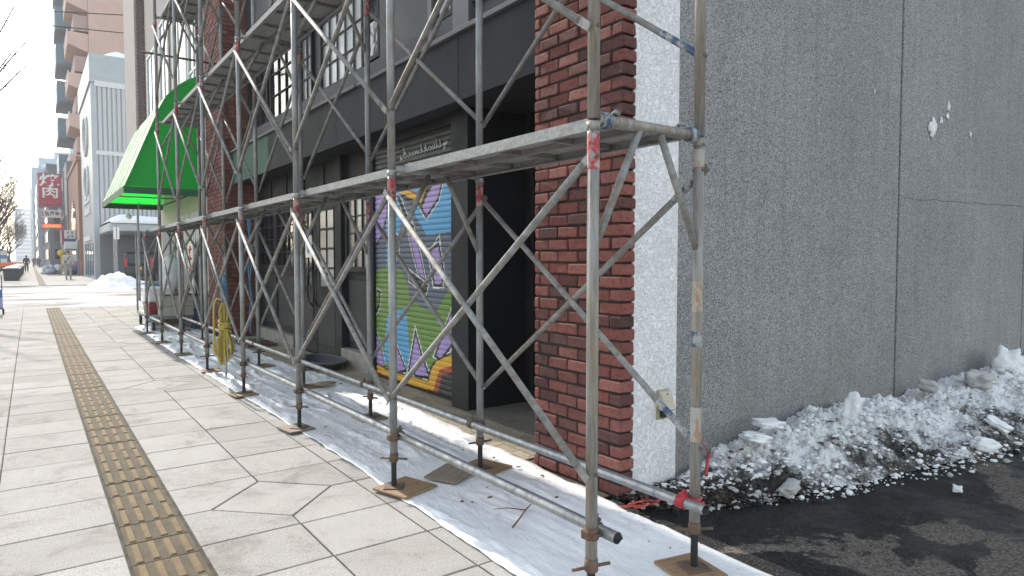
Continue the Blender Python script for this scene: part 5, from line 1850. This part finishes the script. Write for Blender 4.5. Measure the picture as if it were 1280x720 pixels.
# ------------------------------------------------------------------ people
def person(label, loc, rz, H, jacket, trousers, stride=0.16, strap=None, hat=None):
    t = thing('person', label, 'person', loc, rz)
    s = H / 1.75
    J = {
        'pelvis': (0, 0, .95, .13), 'waist': (0, 0, 1.08, .12), 'chest': (0, -.01, 1.30, .145), 'neck': (0, 0, 1.48, .055), 'headb': (0, -.01, 1.56, .075), 'head': (0, -.015, 1.64, .09), 'top': (0, 0, 1.71, .065),
        'hipL': (.09, 0, .90, .09), 'kneeL': (.10, -stride * .6, .50, .062), 'ankL': (.10, -stride * .9, .09, .045), 'toeL': (.11, -stride * .9 - .17, .035, .035),
        'hipR': (-.09, 0, .90, .09), 'kneeR': (-.10, stride * .2, .50, .062), 'ankR': (-.10, stride * 1.2, .10, .045), 'toeR': (-.11, stride * 1.2 - .16, .035, .035),
        'shL': (.19, 0, 1.42, .065), 'elL': (.25, .06, 1.14, .047), 'wrL': (.24, -.06, .91, .032), 'haL': (.235, -.09, .83, .036),
        'shR': (-.19, 0, 1.42, .065), 'elR': (-.25, .02, 1.14, .047), 'wrR': (-.24, -.08, .92, .032), 'haR': (-.235, -.11, .84, .036),
    }
    E_ = [('pelvis', 'waist'), ('waist', 'chest'), ('chest', 'neck'), ('neck', 'headb'), ('headb', 'head'), ('head', 'top')]
    for S in 'LR':
        E_ += [('pelvis', 'hip' + S), ('hip' + S, 'knee' + S), ('knee' + S, 'ank' + S), ('ank' + S, 'toe' + S), ('chest', 'sh' + S), ('sh' + S, 'el' + S), ('el' + S, 'wr' + S), ('wr' + S, 'ha' + S)]
    for S, sg in (('L', 1), ('R', -1)):
        hx, hy, hz, _ = J['ha' + S]
        for f in range(4):
            J[f'f{f}{S}'] = (hx - sg * .004, hy - .030 + f * .020, hz - .075 + abs(f - 1.4) * .008, .009)
            E_.append(('ha' + S, f'f{f}{S}'))
        J['th' + S] = (hx - sg * .01, hy - .055, hz - .02, .010); E_.append(('ha' + S, 'th' + S))

    def skin(nm, names, grow, m, sub=2):
        ks = [k for k in J if k in names]
        ix = {k: i for i, k in enumerate(ks)}
        me = bpy.data.meshes.new(nm)
        me.from_pydata([tuple(c * s for c in J[k][:3]) for k in ks], [(ix[a], ix[b]) for a, b in E_ if a in ix and b in ix], [])
        o = bpy.data.objects.new(nm, me); COL.objects.link(o); o.parent = t
        o.modifiers.new('skin', 'SKIN')
        for k in ks:
            r = (J[k][3] + grow) * s
            sv = me.skin_vertices[0].data[ix[k]]
            sv.radius = (r, r * (.78 if k in ('chest', 'waist', 'pelvis') else 1))
            sv.use_root = k in ('pelvis', 'head') and (k == 'pelvis' or 'pelvis' not in ix)
        sb = o.modifiers.new('smooth', 'SUBSURF'); sb.levels = sub; sb.render_levels = sub
        me.materials.append(m)
        return o
    sk = plain('skin ' + label[:8], (0.42, 0.25, 0.18), 0.6)
    skin('body', list(J), 0, sk)
    skin('jacket', ['pelvis', 'waist', 'chest', 'shL', 'shR', 'elL', 'elR', 'wrL', 'wrR', 'hipL', 'hipR'], 0.024, jacket)
    skin('trousers', ['pelvis', 'hipL', 'hipR', 'kneeL', 'kneeR', 'ankL', 'ankR'], 0.018, trousers)
    for S in 'LR':
        a, b = J['ank' + S], J['toe' + S]
        mb = MB().ball(((a[0] + b[0]) / 2 * s, (a[1] + b[1]) / 2 * s, .045 * s), .06 * s, 0, 10, 6, 0, (.8, 2.2, .75))
        mb.build('shoe', M['blackrod'], t)
    hair = MB().ball((0, .018 * s, 1.675 * s), .108 * s, 0, 14, 8, .03, (.92, 1, 1))
    hair.build('hair', hat or plain('dark hair ' + label[:6], (0.03, 0.022, 0.02), 0.7), t)
    mb = MB()
    for x in (-.035, .035): mb.ball((x * s, -.098 * s, 1.645 * s), .011 * s, 0, 6, 4)
    mb.build('eyes', M['blackrod'], t)
    MB().ball((0, -.106 * s, 1.618 * s), .016 * s, 0, 6, 4, 0, (.8, 1, 1.3)).build('nose', sk, t)
    MB().box(-.025 * s, .025 * s, -.1 * s, -.088 * s, 1.575 * s, 1.585 * s).build('mouth', m_red, t)
    if strap:
        MB().path([(.14 * s, -.17 * s, 1.46 * s), (0, -.20 * s, 1.28 * s), (-.16 * s, -.17 * s, 1.02 * s)], .02 * s, 6).build('bag_strap', strap, t)
    return t


cl = lambda n, c: flat(n, c, 0.85, 0, 0.15, 8, 0.004)
person('man in a pale jacket with a shoulder strap walking towards the scaffold', (2.22, 58.0, 0), R(0), 2.05, cl('pale jacket', (0.46, 0.45, 0.42)), cl('grey trousers', (0.30, 0.29, 0.26)), 0.10, M['blackrod'])
person('person in black coat walking away on the far pavement', (-0.36, 93, 0), R(180), 1.85, cl('black coat', (0.018, 0.02, 0.028)), cl('black trousers', (0.02, 0.02, 0.025)), 0.05)
person('distant person in a dark red coat on the far pavement', (0.55, 150, 0), R(180), 1.8, cl('dark red coat', (0.16, 0.03, 0.04)), cl('dark trousers', (0.03, 0.03, 0.04)), 0.12)
person('distant person in a dark blue coat right of the red coat', (1.15, 140, 0), R(0), 1.8, cl('dark blue coat', (0.03, 0.045, 0.08)), cl('navy trousers', (0.03, 0.03, 0.04)), 0.12)

# ------------------------------------------------------------------ street clutter on the left
def planter():
    t = thing('planter_box', '', 'planter')
    MB().prism([(-0.40, 0), (0.40, 0), (0.48, 0.78), (-0.48, 0.78)], -0.9, 0.9, axis='y').build('tub', plain('black planter', (0.028, 0.035, 0.045), 0.6), t, bevel=0.03)
    MB().box(-0.5, 0.5, -0.93, 0.93, 0.72, 0.84).build('rim', plain('black planter rim', (0.04, 0.045, 0.055), 0.6), t, bevel=0.02)
    mb = MB(); mb.ball((0, 0, 0.82), 0.45, 0, 12, 6, 0.06, (0.95, 1.9, 0.35))
    mb.build('snow_cap', M['snow'], t)
    return t
p0 = planter(); p0['group'] = 'black planters along the kerb'; p0.location = (-1.05, 57, 0); p0['label'] = 'black kerbside planter box nearest the crossing'
for i, w in enumerate(('second', 'third', 'fourth', 'fifth', 'sixth')):
    dup(p0, (-1.05 + 0.02 * i, 62 + i * 5.5, 0), f'black kerbside planter box, {w} from the crossing')
orange = plain('orange barrier plastic', (0.80, 0.20, 0.03), 0.5)
b0 = None
for i, w in enumerate(('nearest', 'middle', 'farthest')):
    if b0 is None:
        b0 = thing('road_barrier', '', 'barrier', (0, 0, 0), 0, 'orange barriers along the kerb')
        MB().box(-0.9, 0.9, -0.05, 0.05, 0.55, 0.95).build('board', orange, b0, bevel=0.02)
        for x in (-.7, .7): MB().path([(x, -.25, 0), (x, 0, .95), (x, .25, 0)], 0.03, 6).build('leg', orange, b0)
        r = b0
    else: r = dup(b0, (0, 0, 0), '')
    r.location = (-2.05 + 0.15 * i, 88 + i * 9, 0.12); r['label'] = f'orange road barrier on the kerb, {w} of three behind the planters'
c0 = None
for i, w in enumerate(('nearest', 'second', 'third', 'farthest')):
    if c0 is None:
        c0 = thing('traffic_cone', '', 'cone', (0, 0, 0), 0, 'traffic cones by the kerb')
        MB().path([(0, 0, 0.03), (0, 0, 0.7)], [0.16, 0.04], 12).build('cone_body', plain('red cone plastic', (0.75, 0.08, 0.03), 0.5), c0)
        MB().box(-.2, .2, -.2, .2, 0, .03).build('base', M['blackrod'], c0)
        MB().path([(0, 0, 0.33), (0, 0, 0.48)], [0.112, 0.086], 12, caps=False).build('white_stripe', m_wl, c0)
        r = c0
    else: r = dup(c0, (0, 0, 0), '')
    r.location = (-2.0, 100 + i * 9, 0); r['label'] = f'red traffic cone by the kerb, {w} of four beyond the planters'
t = thing('information_board', 'blue and white board standing on the kerb below the bare trees', 'sign', (-2.35, 92, 0))
MB().box(-.36, .36, -.08, .08, .9, 2.45).build('board', plain('blue board', (0.10, 0.25, 0.45), 0.5), t, bevel=0.02)
MB().box(-.28, .28, -.09, -.082, 1.9, 2.35).box(-.28, .28, -.09, -.082, 1.05, 1.5).build('white_panel', m_wl, t)
for x in (-.3, .3): MB().path([(x, 0, 0), (x, 0, .9)], .03, 6).build('leg', M['galv'], t)
t = thing('shopping_trolley', 'blue wheeled shopping bag with a black handle at the left pavement edge', 'shopping bag', (-0.82, 22.0, 0))
MB().box(-.2, .2, -.15, .15, .14, .68).build('bag', plain('blue cloth', (0.10, 0.20, 0.42), 0.8), t, bevel=0.06, seg=3)
MB().box(-.17, .205, -.165, -.152, .2, .45).build('pocket', plain('lilac cloth', (0.34, 0.34, 0.52), 0.8), t, bevel=0.004)
MB().path([(.19, .17, .1), (.19, .19, 1.02), (-.19, .19, 1.02), (-.19, .17, .1)], .013, 8).build('handle', M['blackrod'], t)
for s in (-1, 1): MB().path([(s * .19, .12, .08), (s * .23, .12, .08)], .08, 14).build('wheel', M['blackrod'], t)

# cables over the street
for i, (z0, z1) in enumerate(((19.3, 20.4), (18.6, 19.1))):
    pts = []
    for q in range(21):
        u = q / 20
        x = -14 + 22 * u
        z = z0 + (z1 - z0) * (x + 1.3) / 8.2 - 0.5 * math.sin(math.pi * u) * .3
        pts.append((x, 60.0 + i * .4, z))
    tag(MB().path(pts, 0.04, 5).build('overhead_cable', M['blackrod']), ['upper overhead cable crossing the street against the sky', 'lower overhead cable crossing the street against the sky'][i], 'cable', 'overhead cables')


# ------------------------------------------------------------------ bare street trees
def tree(label, loc, H, seed, spread=0.55, levels=6, r0=0.20, lean=(0, 0), clear=0.0):
    rnd = random.Random(seed)
    t = thing('bare_tree', label, 'tree', loc, 0, 'bare trees along the kerb')
    tr, cr = MB(), MB()

    def grow(p, d, ln, r, lev):
        pts = [p]; rs = [r]
        q = Vector(p); dd = Vector(d)
        n = 3 if lev < 4 else 2
        for i in range(n):
            dd = (dd + Vector((rnd.uniform(-.16, .16), rnd.uniform(-.16, .16), rnd.uniform(-.02, .10)))).normalized()
            q = q + dd * (ln / n)
            pts.append(q.copy()); rs.append(max(0.013, r * (1 - 0.38 * (i + 1) / n)))
        (tr if lev == 0 else cr).path(pts, rs, 8 if lev == 0 else 5 if lev < 3 else 3, caps=False)
        if lev >= levels: return
        k = 6 if lev == 0 else rnd.choice((2, 2, 3, 3)) if lev < levels - 1 else 3
        for i in range(k):
            f = rnd.uniform(0.45, 1.0) if lev else rnd.uniform(.55, 1.0)
            j = min(n - 1, int(f * n)); u = f * n - j
            base = pts[j].lerp(pts[j + 1], min(1, u)) if isinstance(pts[j], Vector) else Vector(pts[j]).lerp(Vector(pts[j + 1]), min(1, u))
            a = rnd.uniform(0, 6.28)
            side = Vector((math.cos(a), math.sin(a), 0.12))
            nd = (dd * (1 - spread * rnd.uniform(.5, 1.1)) + side * spread).normalized()
            nl, nr = ln * rnd.uniform(.62, .82), rs[j] * rnd.uniform(.5, .68)
            tip = base + nd * nl
            # kept pruned back over the pavement
            if tip.x + loc[0] > -0.35 and not (clear and tip.z > clear and tip.x + loc[0] < 0.25): continue
            if clear and tip.x + loc[0] > -1.5 and tip.z < clear: continue
            grow(base, nd, nl, nr, lev + 1)
    grow(Vector((0, 0, 0)), Vector((lean[0], lean[1], 1)).normalized(), H * .30, r0, 0)
    if clear:
        # a few long limbs reaching out over the pavement, thin twigs at their ends
        for tip in ((0.02, 30.2, 9.3), (-0.35, 30.0, 8.85), (-0.25, 29.5, 10.3), (0.05, 30.6, 8.6)):
            a = Vector((0.1, 0, H * .42)); b = Vector(tip) - Vector(loc)
            pts = [a.lerp(b, i / 9) + Vector((0, rnd.uniform(-.06, .06), -0.7 * math.sin(math.pi * i / 9) * .6 + rnd.uniform(-.05, .05))) for i in range(10)]
            cr.path(pts, [0.06 - 0.0044 * i for i in range(10)], 5, caps=False)
            for i in range(5, 10):
                for q in range(3):
                    p = pts[i]; d = Vector((rnd.uniform(.2, .6), rnd.uniform(-.4, .4), rnd.uniform(-.15, .45)))
                    k = 1.0 - 0.09 * i
                    if p.x + d.x * k + loc[0] > 0.2: continue
                    cr.path([p, p + d * k * .5 + Vector((0, 0, .03)), p + d * k], [0.017, 0.014, 0.010], 4, caps=False)
    tr.build('trunk', M['bark'], t)
    cr.build('crown', M['bark'], t)
    return t


tr_lab = ['bare street tree nearest the camera, only twig tips in the picture', 'tall bare street tree before the planters', 'bare street tree standing second along the kerb', 'bare street tree standing third along the kerb',
          'bare street tree standing fourth along the kerb', 'bare street tree standing fifth along the kerb', 'bare street tree standing sixth along the kerb', 'smallest farthest bare street tree along the kerb']
for i, (x, y, H) in enumerate(((-3.0, 30, 13.5), (-2.8, 60, 14.5), (-2.8, 74, 14), (-2.8, 88, 14), (-3.0, 104, 13.5), (-3.3, 126, 13), (-3.4, 150, 13), (-3.6, 185, 13))):
    tree(tr_lab[i], (x, y, -0.1), H, 40 + i, 0.5, 6, clear=8.8 if i == 0 else 0)

# ------------------------------------------------------------------ winter haze in the air
mb = MB().box(-70, 70, -20, 690, -1.6, 60)
hm = bpy.data.materials.new('haze'); hm.use_nodes = True
hn = hm.node_tree
hn.nodes.remove(hn.nodes['Principled BSDF'])
pv = hn.nodes.new('ShaderNodeVolumePrincipled')
pv.inputs['Color'].default_value = (0.92, 0.95, 1.0, 1)
pv.inputs['Density'].default_value = 0.0006
pv.inputs['Anisotropy'].default_value = 0.35
hn.links.new(pv.outputs[0], hn.nodes['Material Output'].inputs['Volume'])
hzo = mb.build('haze', hm)
hzo['kind'] = 'stuff'

# ------------------------------------------------------------------ light
SUN_EL, SUN_AZ = R(30), R(-1.0)          # straight down the street, a touch to the left
w = bpy.data.worlds.new('World'); scn.world = w
w.use_nodes = True
nt = w.node_tree
bg = nt.nodes['Background']
sky = nt.nodes.new('ShaderNodeTexSky')
sky.sky_type = 'NISHITA'
sky.sun_disc = False
sky.sun_elevation = SUN_EL
sky.sun_rotation = SUN_AZ
sky.air_density = 1.7
sky.dust_density = 1.2
sky.ozone_density = 2.0
hz = nt.nodes.new('ShaderNodeHueSaturation')      # thin winter haze greys the blue of the sky
hz.inputs['Saturation'].default_value = 0.55
nt.links.new(sky.outputs[0], hz.inputs['Color'])
nt.links.new(hz.outputs[0], bg.inputs[0])
bg.inputs[1].default_value = 0.15
sd = bpy.data.lights.new('sun', 'SUN')
sd.energy = 3.0
sd.angle = R(0.55)
sd.color = (1.0, 0.93, 0.83)
so = bpy.data.objects.new('sun', sd); COL.objects.link(so)
dirv = Vector((math.sin(SUN_AZ) * math.cos(SUN_EL), math.cos(SUN_AZ) * math.cos(SUN_EL), math.sin(SUN_EL)))
so.rotation_euler = dirv.to_track_quat('Z', 'Y').to_euler()
so.location = dirv * 60

scn.view_settings.view_transform = 'Standard'
scn.view_settings.look = 'None'
scn.view_settings.exposure = 1.27
scn.view_settings.gamma = 1.0
scn.view_settings.use_curve_mapping = False
scn.render.engine = 'CYCLES'
cy = scn.cycles
cy.use_denoising = True
try: cy.denoiser = 'OPENIMAGEDENOISE'
except Exception: pass
cy.max_bounces = 6
cy.diffuse_bounces = 3
cy.glossy_bounces = 3
cy.transmission_bounces = 3
cy.sample_clamp_indirect = 6
